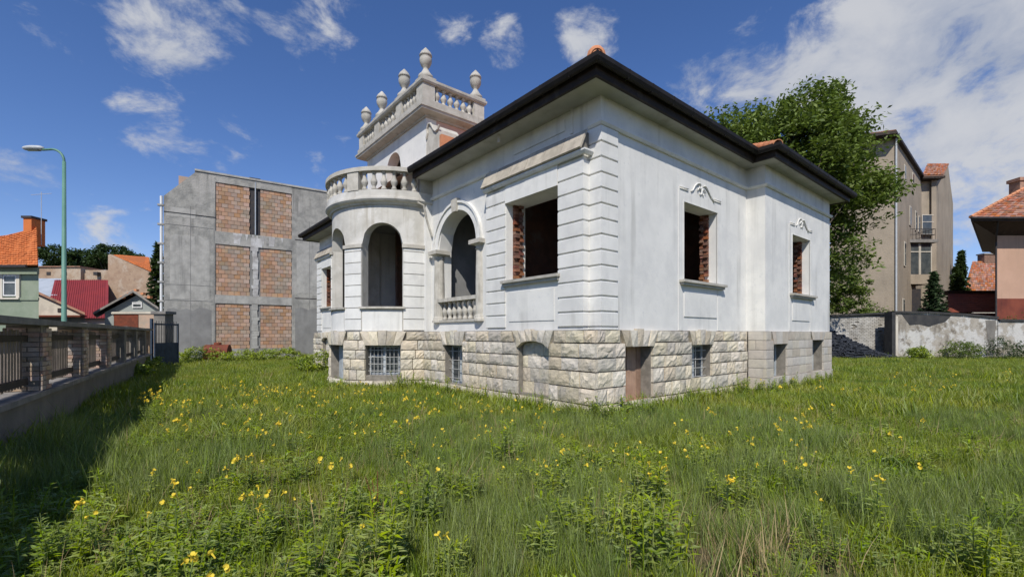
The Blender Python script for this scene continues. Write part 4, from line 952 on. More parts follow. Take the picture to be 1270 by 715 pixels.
mb.build('brick', m_wbrick, w_, kind='stuff'); MB().wedge([(a,-.2,za+.004),(b,-.2,zb+.004),(b,-.2,zb+.12),(a,-.2,za+.12)], (0,.7,0)).build('capping', m_tar, w_)
# slate heap
g = BG('slate_heap', 'heap of dark grey roofing slates stacked against the whitewashed brick wall', 'slate pile', 1060, 29.3); h_ = g.o
mb = MB(); xa, xb = g.x(1012), g.x(1116)
for k in range(1300):
    t = random.random(); x = xa+(xb-xa)*t; hmax = 2.25 if t < .25 else 2.25*(1-(t-.25)/.75)**.9
    y = random.uniform(0, 1.7); z = hmax*(y/1.7)**.6*random.uniform(.75, 1) if hmax > 0 else .05
    w, l = random.uniform(.14, .26), random.uniform(.2, .42); e = Matrix.Translation((x, y, z)) @ Matrix.Rotation(random.uniform(0, 6.3), 4, 'Z') @ Matrix.Rotation(random.gauss(.5, .45), 4, 'X')
    v, f = bxv(-w, w, -l/2, l/2, -.012, .03); mb.add([e @ Vector(p) for p in v], f)
mb.add([(xa,1.7,-.1),(xb,1.7,-.1),(xa+(xb-xa)*.2,1.7,2.1),(xa,1.7,2.1),(xa,.0,-.1),(xb,.6,-.1)], [(4,5,1,2),(4,2,3),(0,3,2,1)])
hp = mb.build('slate', m_slate, h_, kind='stuff')
# ---------------- apartment house
g = BG('apartment_house', 'tall grey-brown rendered apartment house with glazed balcony and tiled roof', 'building', 1110, 36); h_ = g.o
Q = lambda px, d: (g.x(px, d), d-36)
zt = g.z(172)
foot = [Q(1030, 37.6), Q(1110, 36), Q(1143, 45.4), Q(1162, 45.2), Q(1180, 52), Q(1040, 58)]
MB().prism(foot, -.2, zt).build('wall', m_render, h_)
eav = [Q(1028, 36.6), Q(1112, 35.0), Q(1146, 44.6), Q(1146, 58), Q(1030, 60)]
MB().prism(eav, zt, zt+.22).build('eaves', m_fascia, h_)
cx = sum(p[0] for p in eav)/5; cy = sum(p[1] for p in eav)/5
MB().add([(x, y, zt+.225) for x, y in eav]+[(cx, cy, zt+4.2)], [(i, (i+1) % 5, 5) for i in range(5)]).build('roof', m_tile, h_)
tiled(h_, (*eav[0], zt+.23), (*eav[1], zt+.23), (cx, cy, zt+4.2), (cx-.5, cy, zt+4.2), m_tile, 14, 26)
# lower wing with gable
w0, w1, w2 = Q(1138, 45.1), Q(1161.5, 44.9), Q(1182, 53); zw = zt-.25; zg = zt+2.6
MB().wedge([(*w1, -.2), (*w2, -.2), (*w2, zw), (g.x(1176, 49), 13, zg), (*w1, zw)], (-.4, .1, 0)).build('gable_wall', m_render, h_)
MB().wedge([(w0[0], w0[1]-.5, zw+.24), (w1[0]+.2, w1[1]-.5, zw+.24), (g.x(1177, 49), 13, zg+.2), (g.x(1150, 49), 13, zg+.2)], (0, 0, .12)).build('wing_roof', m_tile, h_)
MB().prism([(w0[0], w0[1]-.6), (w1[0]+.3, w1[1]-.6), (w1[0]+.3, w1[1]+3), (w0[0], w1[1]+3)], zw+.02, zw+.23).build('eaves', m_fascia, h_)
tiled(h_, (w0[0], w0[1]-.55, zw+.36), (w1[0]+.2, w1[1]-.55, zw+.36), (g.x(1177, 49), 13, zg+.32), (g.x(1150, 49), 13, zg+.32), m_tile, 8, 14)
MB().tube([(*Q(1111.5, 35.9), 0), (*Q(1111.5, 35.9), zt)], .07, 6).build('drain_pipe', m_lamp, h_)
chm = MB().box(g.x(1097, 40)-.35, g.x(1097, 40)+.35, 3.6, 4.3, zt+.3, g.z(168, 40)).build('chimney', m_obrick, h_); MB().box(g.x(1097, 40)-.45, g.x(1097, 40)+.45, 3.5, 4.4, g.z(168, 40), g.z(166.5, 40)).build('cap', m_iron, chm)
# glazed balcony
b0, b1, bd_, bd2 = g.x(1127, 41), g.x(1156, 41), 5.0, 8.0
zlo, zs_, zhi = g.z(352, 41), g.z(340, 41), g.z(301, 41)
gal = MB().box(b0, b1, bd_, bd2+1, zlo, zs_).build('glazed_balcony', m_render, h_)
MB().box(b0-.15, b1+.35, bd_-.25, bd2+1, zhi, zhi+.28).build('balcony_slab', m_fcap, gal)
MB().box(b0+.02, b1-.02, bd_+.08, bd_+.1, zs_+.02, zhi-.02).build('pane', m_glass, gal)
for x in (b0, b0+.95, (b0+b1)/2, b1-.07): MB().box(x, x+.07, bd_+.02, bd_+.09, zs_, zhi).build('mullion', m_cream, gal)
MB().box(b0, b1, bd_+.025, bd_+.085, zs_+2.0, zs_+2.08).build('transom', m_cream, gal)
MB().box(b1-.02, b1, bd_+.1, bd2+1, zs_, zhi).build('pane', m_glass, gal)
for y in (bd_+.8, bd_+1.6, bd_+2.4): MB().box(b1-.015, b1+.04, y, y+.07, zs_, zhi).build('mullion', m_cream, gal)
rl = MB()
for z in (.45, .95): rl.tube([(b0, bd_-.1, zhi+.28+z), (b1+.2, bd_-.1, zhi+.28+z), (b1+.2, bd2, zhi+.28+z)], .025, 5)
for k in range(9): rl.tube([(b0+(b1+.2-b0)*k/8, bd_-.1, zhi+.28), (b0+(b1+.2-b0)*k/8, bd_-.1, zhi+1.23)], .018, 4)
rl.build('railing', m_iron, gal)
window(g, h_, g.x(1143, 45), g.x(1159, 45), 9.0, g.z(291, 45), g.z(266, 45), fm=m_cream)
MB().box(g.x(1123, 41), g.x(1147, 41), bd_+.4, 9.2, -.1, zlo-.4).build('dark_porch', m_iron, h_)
# narrow windows on the receding face
e0, e1 = Vector((*Q(1110, 36), 0)), Vector((*Q(1143, 45.4), 0)); ed = (e1-e0).normalized(); en = Vector((ed.y, -ed.x, 0))
for t, py0, py1 in ((.50, 256, 280), (.72, 262, 286), (.86, 268, 288), (.3, 205, 225), (.6, 215, 228), (.3, 300, 330), (.25, 370, 392)):
    p = e0.lerp(e1, t); d = 36+9.4*t; z0, z1 = g.z(py1, d), g.z(py0, d)
    fr = MB().wedge([p-ed*.4+en*.02+Vector((0,0,z0)), p+ed*.4+en*.02+Vector((0,0,z0)), p+ed*.4+en*.02+Vector((0,0,z1)), p-ed*.4+en*.02+Vector((0,0,z1))], en*.05).build('window', m_cream, h_)
    MB().wedge([p-ed*.3+en*.06+Vector((0,0,z0+.1)), p+ed*.3+en*.06+Vector((0,0,z0+.1)), p+ed*.3+en*.06+Vector((0,0,z1-.1)), p-ed*.3+en*.06+Vector((0,0,z1-.1))], en*.03).build('pane', m_glass, fr)
# ---------------- peach house
g = BG('peach_house', 'peach rendered house with hipped red-brown tiled roof and deep dark eaves', 'house', 1235, 33); h_ = g.o
ze = g.z(281); KS = 1.10; MB().prism([(0, 0), (9, 0), (9+9*KS, 9), (9*KS, 9)], g.z(370), ze).build('wall', m_peach, h_); MB().prism([(-.03, -.03), (9, -.03), (9+9*KS, 9), (9*KS, 9)], -.2, g.z(370)).build('base', m_redb, h_)
zE = g.z(270, 31.5); ex0 = g.x(1204, 31.5)
XB = ex0+12*KS; MB().prism([(ex0, -1.5), (12, -1.5), (12+12*KS, 10.5), (XB, 10.5)], zE-.2, zE).build('eaves', m_fascia, h_)
MB().add([(ex0+.5,-1.2,zE-.2),(10,-1.2,zE-.2),(10,0,zE-.9),(-.02,0,zE-.9),(9*KS-.02,9,zE-.9),(ex0+.5+10.2*KS,9,zE-.2)], [(0,1,2,3),(0,3,4,5)]).build('soffit', m_fascia, h_)
ap = (ex0+6*KS+5.5, 4.5, zE+4.8)
MB().add([(ex0,-1.5,zE+.005),(12,-1.5,zE+.005),(12+12*KS,10.5,zE+.005),(XB,10.5,zE+.005),ap], [(0,1,4),(1,2,4),(2,3,4),(3,0,4)]).build('roof', m_tile, h_)
tiled(h_, (ex0,-1.5,zE+.03), (12,-1.5,zE+.03), (ap[0]+.1,4.5,ap[2]), ap, m_tile, 24, 40); tiled(h_, (XB,10.5,zE+.03), (ex0,-1.5,zE+.03), ap, (ap[0],4.6,ap[2]), m_tile, 24, 40)
for k in range(16):
    a = Vector((ex0,-1.5,zE+.06)).lerp(Vector(ap)+Vector((0,0,.06)), k/16); b = Vector((ex0,-1.5,zE+.06)).lerp(Vector(ap)+Vector((0,0,.06)), (k+.96)/16); MB().tube([a, b], [.13, .11], 6).build('ridge_tile', m_terra, h_)
cxx = g.x(1258, 36); ch = MB().box(cxx, cxx+.8, 2.6, 3.4, zE+.5, g.z(226, 36)).build('chimney', m_tile, h_); MB().box(cxx-.1, cxx+.9, 2.5, 3.5, g.z(226, 36), g.z(222, 36)).build('cap', m_tile, ch)
MB().tube([(-.08,-.1,0), (-.08,-.1,zE-1.4), (-.7,-.7,zE-1.0), (-1.2,-1.3,zE-.15)], .06, 6).build('drain_pipe', m_iron, h_)
MB().tube([(ex0-.05,-1.58,zE-.02), (10.5,-1.58,zE-.02)], .08, 6).build('gutter', m_iron, h_)
# red-brown shed
g = BG('red_brown_shed', 'long red-brown boarded shed roof behind the plaster wall', 'shed', 1205, 36); h_ = g.o
a, b = g.x(1174), g.x(1240); MB().prism([(a, 0), (b, 0), (b+4, 4), (a+4, 4)], -.2, g.z(388)).build('wall', m_redb, h_)
for k in range(9):
    y0 = k*.42; MB().wedge([(a+y0, y0, g.z(388)+.05+k*.2), (b+y0, y0, g.z(388)+.05+k*.2), (b+y0+.4, y0+.44, g.z(388)+.24+k*.2), (a+y0+.4, y0+.44, g.z(388)+.24+k*.2)], (0, 0, .05)).build('board', m_redb, h_)
MB().box(a+3.7, b+4, 3.75, 4.2, g.z(388)+1.75, g.z(388)+2.15).build('ridge_board', m_fascia, h_)
# far tiled house
g = BG('far_tiled_house', 'distant house with steep weathered brown tile roof and brick chimney', 'house', 1215, 56); h_ = g.o
a, b = g.x(1192), g.x(1245); MB().prism([(a, 0), (b, 0), (b+8, 8), (a+8, 8)], -.2, g.z(362)).build('wall', m_cream, h_)
za, zb = g.z(362), g.z(324, 60); b2, a2 = g.x(1248, 60), g.x(1206, 60); MB().add([(a,-.4,za),(b,-.4,za),(b2,4,zb),(a2,4,zb),(b2+4,8.4,za),(a+8.4,8.4,za)], [(0,1,2,3),(3,2,4,5),(0,3,5)]).build('roof', m_tile, h_); tiled(h_, (a,-.42,za+.03), (b,-.42,za+.03), (b2,4,zb+.03), (a2,4,zb+.03), m_tile, 14, 20)
ch = MB().box(g.x(1217, 60), g.x(1232, 60), 3.6, 4.5, zb-.5, g.z(316, 60)).build('chimney', m_brick, h_); MB().box(g.x(1216, 60), g.x(1233, 60), 3.5, 4.6, g.z(316, 60), g.z(314.5, 60)).build('cap', m_fcap, ch)

# ================================================================== TREES
def leafmesh(pts, sizes, seed, asp=.45, flat=.6):
    """one folded rhombic leaf per point"""
    r = np.random.default_rng(seed); n = len(pts)
    d = r.normal(size=(n,3)); d[:,2] = d[:,2]*flat-.15; d /= np.linalg.norm(d, axis=1)[:,None]
    u = r.normal(size=(n,3)); u[:,2] = np.abs(u[:,2])+.5; s_ = np.cross(d, u); s_ /= np.linalg.norm(s_, axis=1)[:,None]+1e-9
    nn = np.cross(s_, d); L = sizes[:,None]
    a = pts-d*L*.5; b = pts+s_*L*asp*.5+nn*L*.08; c = pts+d*L*.5; e = pts-s_*L*asp*.5+nn*L*.08
    v = np.stack([a,b,c,e], 1).reshape(-1,3); f = np.arange(4*n).reshape(-1,4)
    return v, f
def np_mesh(name, v, f, mat):
    me = bpy.data.meshes.new(name); me.vertices.add(len(v)); me.vertices.foreach_set('co', np.asarray(v, np.float32).ravel())
    k = f.shape[1]; me.loops.add(f.size); me.loops.foreach_set('vertex_index', f.astype(np.int32).ravel()); me.polygons.add(len(f))
    me.polygons.foreach_set('loop_start', np.arange(0, f.size, k, dtype=np.int32)); me.update(calc_edges=True); me.materials.append(mat); return me
def tree(name, label, base, lobes, nclump, nleaf, leaf, mat, trunk_r, seed, group=None, clump_r=.6, cat='tree', trunk_top=None):
    """lobes: (x, y, z, rx, rz) relative to base"""
    r = np.random.default_rng(seed); t = thing(name, label, cat, base, 0, group)
    wts = np.array([l[3]**2*l[4] for l in lobes]); wts /= wts.sum(); P = []; 
    cl = []
    while len(cl) < nclump:
        l = lobes[r.choice(len(lobes), p=wts)]; d = r.normal(size=3); d /= np.linalg.norm(d); q = r.uniform(.35, 1)**.45
        p = np.array([l[0]+d[0]*q*l[3], l[1]+d[1]*q*l[3], l[2]+d[2]*q*l[4]])
        if p[2] > .15: cl.append(p)
    cl = np.array(cl); cr_ = clump_r*r.uniform(.55, 1.35, nclump)
    idx = r.integers(0, nclump, nleaf); off = r.normal(size=(nleaf,3)); off /= np.linalg.norm(off, axis=1)[:,None]; off *= (r.uniform(0, 1, nleaf)**.5)[:,None]; off[:,2] *= .65
    pts = cl[idx]+off*cr_[idx][:,None]; pts[:,2] = np.maximum(pts[:,2], .03); sz = leaf*r.uniform(.6, 1.3, nleaf)
    v, f = leafmesh(pts, sz, seed+1); o = bpy.data.objects.new('crown', np_mesh('crown', v, f, mat)); COL.objects.link(o); o.parent = t
    if trunk_r:
        mb = MB(); H = trunk_top or max(l[2] for l in lobes)*.9; c0 = cl.mean(0)
        pts_ = [(0,0,-.2)]+[(c0[0]*(i/6)**1.5+r.normal()*.05*i, c0[1]*(i/6)**1.5+r.normal()*.05*i, H*i/6) for i in range(1, 7)]; mb.tube(pts_, [trunk_r*1.25]+[trunk_r*(1-.13*i) for i in range(1, 7)], 9)
        for k in range(26):
            q = cl[r.integers(0, nclump)]; i = min(5, max(1, int(6*q[2]/H*.55))); s0 = Vector(pts_[i]); e = Vector(q); mid = s0.lerp(e, .5)+Vector((0,0,.35))
            mb.tube([s0, mid, e], [trunk_r*.38, trunk_r*.2, trunk_r*.06], 5)
        mb.build('trunk', m_bark, t, True)
    return t
def T(px, d): p = at(px, d); return (p.x, p.y, 0)
cr_dir = Vector((ru, rv, 0))
def lobes_px(d, items, px0):
    out = []
    for px, py, rpx, rzpx, dd in items:
        k = d/FPX; lx = (px-px0)*k; out.append((ru*lx+fu*dd, rv*lx+fv*dd, EYE+(HY-py)*k, rpx*k, rzpx*k))
    return out
D = 28.
tree('broadleaf_tree', 'large leafy green tree rising behind the side wing of the villa', T(985, D), lobes_px(D, [(985,200,70,75,0),(915,180,52,50,1),(940,220,60,60,2),(1020,230,55,60,0),(1005,140,38,36,0),(960,150,45,35,2),(1045,190,42,52,0),(1058,255,34,40,-1),(1040,300,30,32,0),(1000,270,55,55,2),(1030,160,34,40,1),(1058,330,22,22,0),(890,150,26,22,1),(985,118,16,18,0),(1068,235,24,20,0)], 985), 760, 62000, .30, m_leaf, .30, 21, clump_r=.95)
tree('shrub', 'bushy green shrub filling the gap beside the villa corner, above the brick wall', T(1050, 33.6), lobes_px(33.6, [(1045,360,28,28,0),(1064,375,24,20,0),(1038,340,24,28,0),(1050,392,30,14,0)], 1050), 140, 9000, .22, m_leaf, 0, 23, clump_r=.5, cat='shrub')
# trees on the rise at left
hill = MB(); hp_ = at(120, 95)
for k, (px, d, items) in enumerate([(75, 85, [(72,318,20,13,0),(90,322,16,11,0),(60,325,14,10,0)]), (105, 90, [(105,322,20,12,0),(120,326,14,10,0)]), (140, 88, [(140,318,22,14,0),(125,322,12,10,0),(155,322,16,10,0)]), (175, 92, [(172,326,16,9,0),(186,330,10,8,0)])]):
    tree('hill_tree', 'broad dark green tree on the rise behind the brick range', T(px, d), [(l[0], l[1], l[2], l[3], l[4]) for l in lobes_px(d, items, px)], 110, 5200, .55, m_leafd, .35, 40+k, group='trees on the wooded rise', clump_r=1.0)
def conifer(label, base, h, r0, seed, mat=m_spruce, n=5200, cat='conifer'):
    rr_ = np.random.default_rng(seed); t = thing('conifer', label, cat, base)
    nb = 110; pts = []
    for k in range(nb):
        q = k/nb; z = h*(.06+.93*q); R = r0*(1-q)**.85*rr_.uniform(.7, 1.15)+.05; a = k*2.4+rr_.normal()*.3; m = n//nb
        s_ = rr_.uniform(.1, 1, m); pts.append(np.stack([np.cos(a)*R*s_+rr_.normal(0, .10*r0*.5, m)*s_, np.sin(a)*R*s_+rr_.normal(0, .10*r0*.5, m)*s_, z-.22*R*s_**1.5+rr_.normal(0, .05, m)], 1))
    pts = np.concatenate(pts); pts[:,2] = np.maximum(pts[:,2], .05); v, f = leafmesh(pts, .05*h*rr_.uniform(.6, 1.3, len(pts))**1, seed+1, .35, .5)
    o = bpy.data.objects.new('crown', np_mesh('crown', v, f, mat)); COL.objects.link(o); o.parent = t
    MB().tube([(0,0,-.2), (0,0,h*.95)], [.05*r0+.04, .01], 7).build('trunk', m_bark, t); return t
conifer('young spruce standing behind the plaster wall in front of the apartment house', T(1158, 33), EYE+(HY-336)/FPX*33, 1.5, 61)
conifer('slender dark conifer beside the far tiled house', T(1192, 50), EYE+(HY-310)/FPX*50, 1.6, 62, m_leafd); conifer('low bushy conifer between apartment house and tiled roof', T(1185, 44), EYE+(HY-330)/FPX*44, 1.5, 63, m_leafd)
conifer('tall dark conifer between brick gable and the concrete building', T(196, 46), EYE+(HY-300)/FPX*46, 1.6, 64, m_leafd)
def bush(label, px, d, w, h, seed, mat=m_weed, leaf=.12, n=2600, group=None):
    return tree('bush', label, T(px, d), [(0,0,h*.45,w*.5,h*.5),(w*.28*ru,w*.28*rv,h*.35,w*.33,h*.36),(-w*.3*ru,-w*.3*rv,h*.33,w*.33,h*.34)], 60, n, leaf, mat, 0, seed, group, clump_r=.22*h+.08, cat='bush')
bush('leafy weeds around the rusty tank at the concrete wall', 250, 25.8, 2.2, .9, 71); bush('broad low bush on the right of the rusty tank', 300, 26.2, 2.6, .75, 72)
bush('tall weeds growing where concrete wall meets the villa end', 345, 28, 2.6, .8, 73); bush('rank grass clump at the far corner of the villa basement', 398, 19.0, 1.6, .9, 74)
bush('round green bush before the peeling plaster wall', 1192, 28.8, 1.9, 1.25, 75, m_leaf); bush('small bush beside the brick pier of the plaster wall', 1140, 28.9, 1.1, .8, 76)
bush('dark bramble spilling over the end of the plaster wall', 1262, 28.6, 3.0, 1.6, 77, m_leafd); bush('creeper climbing up the peach house corner', 1255, 32.2, 1.6, 2.9, 78, m_leaf)
bush('leafy shrub behind the wall below the apartment drain pipe', 1085, 34, 3.0, 4.0, 79, m_leaf, .2); bush('nettles at the foot of the blue gate', 178, 19.5, 1.4, .7, 80); bush('ivy heap under the end pillar of the fence', 160, 16.5, 1.2, .6, 81)

# ================================================================== MEADOW
def blades(n, rad, hmin, hmax, w, seed, bend=.45, seg=4):
    r = np.random.default_rng(seed); V = []; F = []
    for k in range(n):
        a = r.uniform(0, 6.283); q = rad*math.sqrt(r.uniform()); x, y = q*math.cos(a), q*math.sin(a); h = r.uniform(hmin, hmax); b = r.uniform(0, 6.283); be = bend*r.uniform(.2, 1.2)*h
        dx, dy = math.cos(b), math.sin(b); sx_, sy_ = -dy, dx; ww = w*r.uniform(.6, 1.3); b0 = len(V)
        tw_ = r.uniform(-.8, .8); sx_, sy_ = sx_*math.cos(tw_)+dx*math.sin(tw_), sy_*math.cos(tw_)+dy*math.sin(tw_)
        for i in range(seg):
            t = i/seg; o_ = be*t*t; hh = h*(t-.22*t*t*bend); hw = ww*(1-t**1.6*.8)*.5
            V += [(x+dx*o_+sx_*hw, y+dy*o_+sy_*hw, hh), (x+dx*o_-sx_*hw, y+dy*o_-sy_*hw, hh)]
        V.append((x+dx*be, y+dy*be, h*(1-.22*bend)))
        for i in range(seg-1): F.append((b0+2*i, b0+2*i+1, b0+2*i+3, b0+2*i+2))
        F.append((b0+2*seg-2, b0+2*seg-1, b0+2*seg))
    return V, F
def leafy(nstem, h, nl, ll, seed, spread=.05):
    r = np.random.default_rng(seed); mb = MB(); tips = []
    for s_ in range(nstem):
        a = r.uniform(0, 6.283); x, y = spread*r.uniform(.2, 1)*math.cos(a), spread*r.uniform(.2, 1)*math.sin(a); hh = h*r.uniform(.7, 1.1); le = r.uniform(.03, .22)*hh
        P_ = [(x+math.cos(a)*le*t*t, y+math.sin(a)*le*t*t, hh*t) for t in (0, .33, .66, 1)]; mb.tube(P_, [.006, .005, .004, .003], 4, False); tips.append(P_[-1])
        for k in range(nl):
            t = (k+1)/(nl+1); t = .06+.92*t; b = k*2.4+r.normal()*.3; L = ll*r.uniform(.65, 1.2)*(1.1-.55*t); base = Vector((x+math.cos(a)*le*t*t, y+math.sin(a)*le*t*t, hh*t))
            d = Vector((math.cos(b), math.sin(b), r.uniform(.1, .8))).normalized(); sd_ = Vector((-math.sin(b), math.cos(b), 0)); w = L*.15
            m1 = base+d*L*.45; tip = base+d*L*.85+Vector((math.cos(b), math.sin(b), -.5))*L*.18
            mb.add([base, m1+sd_*w+Vector((0,0,L*.04)), m1, m1-sd_*w+Vector((0,0,L*.04)), tip], [(0,2,1),(0,3,2),(1,2,4),(2,3,4)])
    return mb, tips
GC = bpy.data.collections.new('tuft_shapes')
def proto(name, V, F, mat):
    me = bpy.data.meshes.new(name); me.from_pydata(V, [], F); me.materials.append(mat); o = bpy.data.objects.new(name, me); GC.objects.link(o)
for k in range(3): proto('tuft_%02d' % k, *blades(36, .11, .07, .20, .0055, 100+k), m_grass)
for k in range(2): proto('tuft_%02d' % (3+k), *blades(28, .09, .10, .26, .009, 110+k, .8), m_grass)
for k in range(2): proto('tuft_%02d' % (5+k), *blades(48, .10, .12, .33, .0044, 120+k, .4), m_grassb)
for k in range(2): q, _ = leafy(7, .13, 9, .085, 130+k, .14); proto('tuft_%02d' % (7+k), q.v, q.f, m_weed)
proto('tuft_09', *blades(12, .10, .14, .34, .004, 140, .5), m_dry)
for k in range(2): proto('tuft_%02d' % (10+k), *blades(76, .34, .09, .23, .012, 150+k, .6, 3), m_grass)
def vnoise(x, y, sc, seed):
    r = np.random.default_rng(seed); G = r.uniform(size=(64,64)); X, Y = x/sc+100, y/sc+100; i, j = np.floor(X).astype(int), np.floor(Y).astype(int); f, g_ = X-i, Y-j; f = f*f*(3-2*f); g_ = g_*g_*(3-2*g_)
    q = lambda a, b: G[a % 64, b % 64]
    return q(i,j)*(1-f)*(1-g_)+q(i+1,j)*f*(1-g_)+q(i,j+1)*(1-f)*g_+q(i+1,j+1)*f*g_
dl = []
dg = np.linspace(1.2, 36, 400); dens = np.where(dg < 5.5, 190., 190*(5.5/dg)**1.35); wd = 2.7*dg+5; cum = np.cumsum(dens*wd)*(dg[1]-dg[0])
N = int(cum[-1]); cum /= cum[-1]; u_ = rng.uniform(size=N); d_ = np.interp(u_, cum, dg); lat = (rng.uniform(size=N)-.5)*(2.7*d_+5)
X = CAM[0]+d_*fu+lat*ru; Y = CAM[1]+d_*fv+lat*rv
def inside(X, Y, m=0.):
    """true where villa or outside the plot"""
    v = ((X > -.30+m) & (X < 11.7) & (Y > -.09+m) & (Y < 17.6)) | ((X > 6.2) & (X < 11.7) & (Y > -.6) & (Y < 1)) | (X**2+(Y-8.75)**2 < 2.26**2)
    out = (X < -8.45+.097*Y+.02)
    a = (X-A.x)*(-bd.y)+(Y-A.y)*bd.x; out |= (a > -.1)
    dd_ = (X-CAM[0])*fu+(Y-CAM[1])*fv; la = (X-CAM[0])*ru+(Y-CAM[1])*rv; out |= (dd_ > 29.8) & (la > 8)
    return v | out
pn_ = vnoise(X, Y, 1.1, 5); pn2 = vnoise(X, Y, .45, 6); pn3 = vnoise(X, Y, 2.6, 8)
bare = (pn_*.6+pn2*.4 < .16) & (d_ < 6) & (rng.uniform(size=N) < .7)
def near(px, py, rad):
    p = gnd(px, py); return (X-p.x)**2+(Y-p.y)**2 < (rad*(.6+.8*pn2))**2
for q_ in ((850, 695, .42), (905, 640, .3), (380, 690, .22), (1010, 700, .3), (470, 690, .25)): bare |= near(*q_) & (rng.uniform(size=N) < .62)
bluep = near(670, 650, .75) | near(600, 690, .5) | near(930, 650, .6) | near(880, 600, .5) | near(1150, 640, .8)
nearbare = (near(850, 695, .5) | near(905, 640, .35) | near(1010, 700, .35)) & (rng.uniform(size=N) < .5)
keep = ~inside(X, Y) & ~bare; bluep = bluep[keep]; nearbare = nearbare[keep]; X, Y, d_, pn_, pn2, pn3 = (q[keep] for q in (X, Y, d_, pn_, pn2, pn3)); N = len(X); print('tufts', N)
kind = rng.uniform(size=N); idx = rng.integers(0, 3, N)
idx = np.where((pn3 > .55) & (kind < .5), 3+rng.integers(0, 2, N), idx); idx = np.where((pn_ > .58) & (d_ < 11) & (kind < .55), 5+rng.integers(0, 2, N), idx)
idx = np.where((pn2 > .48) & (kind > .55), 7+rng.integers(0, 2, N), idx); idx = np.where(bluep & (kind < .85), 5+rng.integers(0, 2, N), idx); idx = np.where((kind > .985-.05*(pn3 < .4)) | nearbare, 9, idx); idx = np.where((d_ > 9) & (kind < .7), 10+rng.integers(0, 2, N), idx)
sc_ = rng.uniform(.65, 1.25, N)*(.75+.5*pn3)*np.clip(1-.0*d_, .6, 1)
edge = np.minimum.reduce([np.abs(X-fence_u(Y))])
sc_ *= np.where(edge < .5, 1.35, 1.); nw = inside(X+.25, Y+.25) | inside(X+.3, Y) | inside(X, Y+.3); sc_ *= np.where(nw & (rng.uniform(size=N) < .6), rng.uniform(1.1, 1.9, N), 1.)
sc_ *= np.where(rng.uniform(size=N) < .06, 1.5, 1.)
me = bpy.data.meshes.new('meadow_grass'); me.vertices.add(N)
gz = np.array([.05*mnoise.noise(Vector((x*.13, y*.13, 3)))-.03 for x, y in zip(X, Y)])
me.vertices.foreach_set('co', np.stack([X, Y, gz], 1).astype(np.float32).ravel())
me.attributes.new('idx', 'INT', 'POINT').data.foreach_set('value', idx.astype(np.int32)); me.attributes.new('sc', 'FLOAT', 'POINT').data.foreach_set('value', sc_.astype(np.float32))
rot = np.stack([rng.normal(0, .10, N), rng.normal(0, .10, N), rng.uniform(0, 6.283, N)], 1).astype(np.float32); me.attributes.new('rot', 'FLOAT_VECTOR', 'POINT').data.foreach_set('vector', rot.ravel()); me.update()
go = bpy.data.objects.new('meadow_grass', me); COL.objects.link(go); go['kind'] = 'stuff'; go['label'] = 'long uncut green grass with low weeds covering the whole plot'
ng = bpy.data.node_groups.new('scatter', 'GeometryNodeTree'); ng.interface.new_socket('Geometry', in_out='INPUT', socket_type='NodeSocketGeometry'); ng.interface.new_socket('Geometry', in_out='OUTPUT', socket_type='NodeSocketGeometry')
gi, gout = ng.nodes.new('NodeGroupInput'), ng.nodes.new('NodeGroupOutput'); ip = ng.nodes.new('GeometryNodeInstanceOnPoints'); ci = ng.nodes.new('GeometryNodeCollectionInfo')
ci.inputs['Collection'].default_value = GC; ci.inputs['Separate Children'].default_value = True; ci.inputs['Reset Children'].default_value = True
def na(nm, ty): 
    q = ng.nodes.new('GeometryNodeInputNamedAttribute'); q.data_type = ty; q.inputs['Name'].default_value = nm; return q.outputs['Attribute']
ng.links.new(gi.outputs[0], ip.inputs['Points']); ng.links.new(ci.outputs[0], ip.inputs['Instance']); ip.inputs['Pick Instance'].default_value = True
ng.links.new(na('idx', 'INT'), ip.inputs['Instance Index']); ng.links.new(na('sc', 'FLOAT'), ip.inputs['Scale'])
e2 = ng.nodes.new('FunctionNodeEulerToRotation'); ng.links.new(na('rot', 'FLOAT_VECTOR'), e2.inputs[0]); ng.links.new(e2.outputs[0], ip.inputs['Rotation'])
ng.links.new(ip.outputs[0], gout.inputs[0]); md = go.modifiers.new('scatter', 'NODES'); md.node_group = ng

# flowering weeds: individuals
def flower_mesh(seed):
    r = random.Random(seed); mb = MB()
    for k in range(4):
        a = k*math.pi/2+r.uniform(-.2, .2); d = Vector((math.cos(a), math.sin(a), .55)).normalized(); s_ = Vector((-math.sin(a), math.cos(a), 0)); L = .023
        mb.add([(0,0,0), tuple(d*L*.7+s_*L*.55), tuple(d*L*1.05+s_*L*.25+Vector((0,0,.004))), tuple(d*L*1.05-s_*L*.25+Vector((0,0,.004))), tuple(d*L*.7-s_*L*.55)], [(0,1,2,3,4)])
    mb.tube([(0,0,-.03), (0,0,.006)], [.003, .005], 5); return mb.mesh('flower', m_petal)
FM = [flower_mesh(i) for i in range(4)]
PL = []
for k in range(6):
    q, tips = leafy([1, 2, 3, 1, 2, 4][k], [.42, .36, .32, .5, .30, .40][k], [26, 20, 18, 30, 18, 20][k], [.10, .09, .085, .105, .08, .10][k], 200+k, .07); PL.append((q.mesh('flowering_weed', m_weed), tips))
LEAFY = [leafy(n_, h, nl, ll, 300+i, sp)[0].mesh('leafy_weed', m_weed) for i, (n_, h, nl, ll, sp) in enumerate([(7, .34, 22, .11, .16), (5, .28, 18, .12, .14), (9, .40, 24, .10, .2), (6, .5, 28, .12, .14)])]
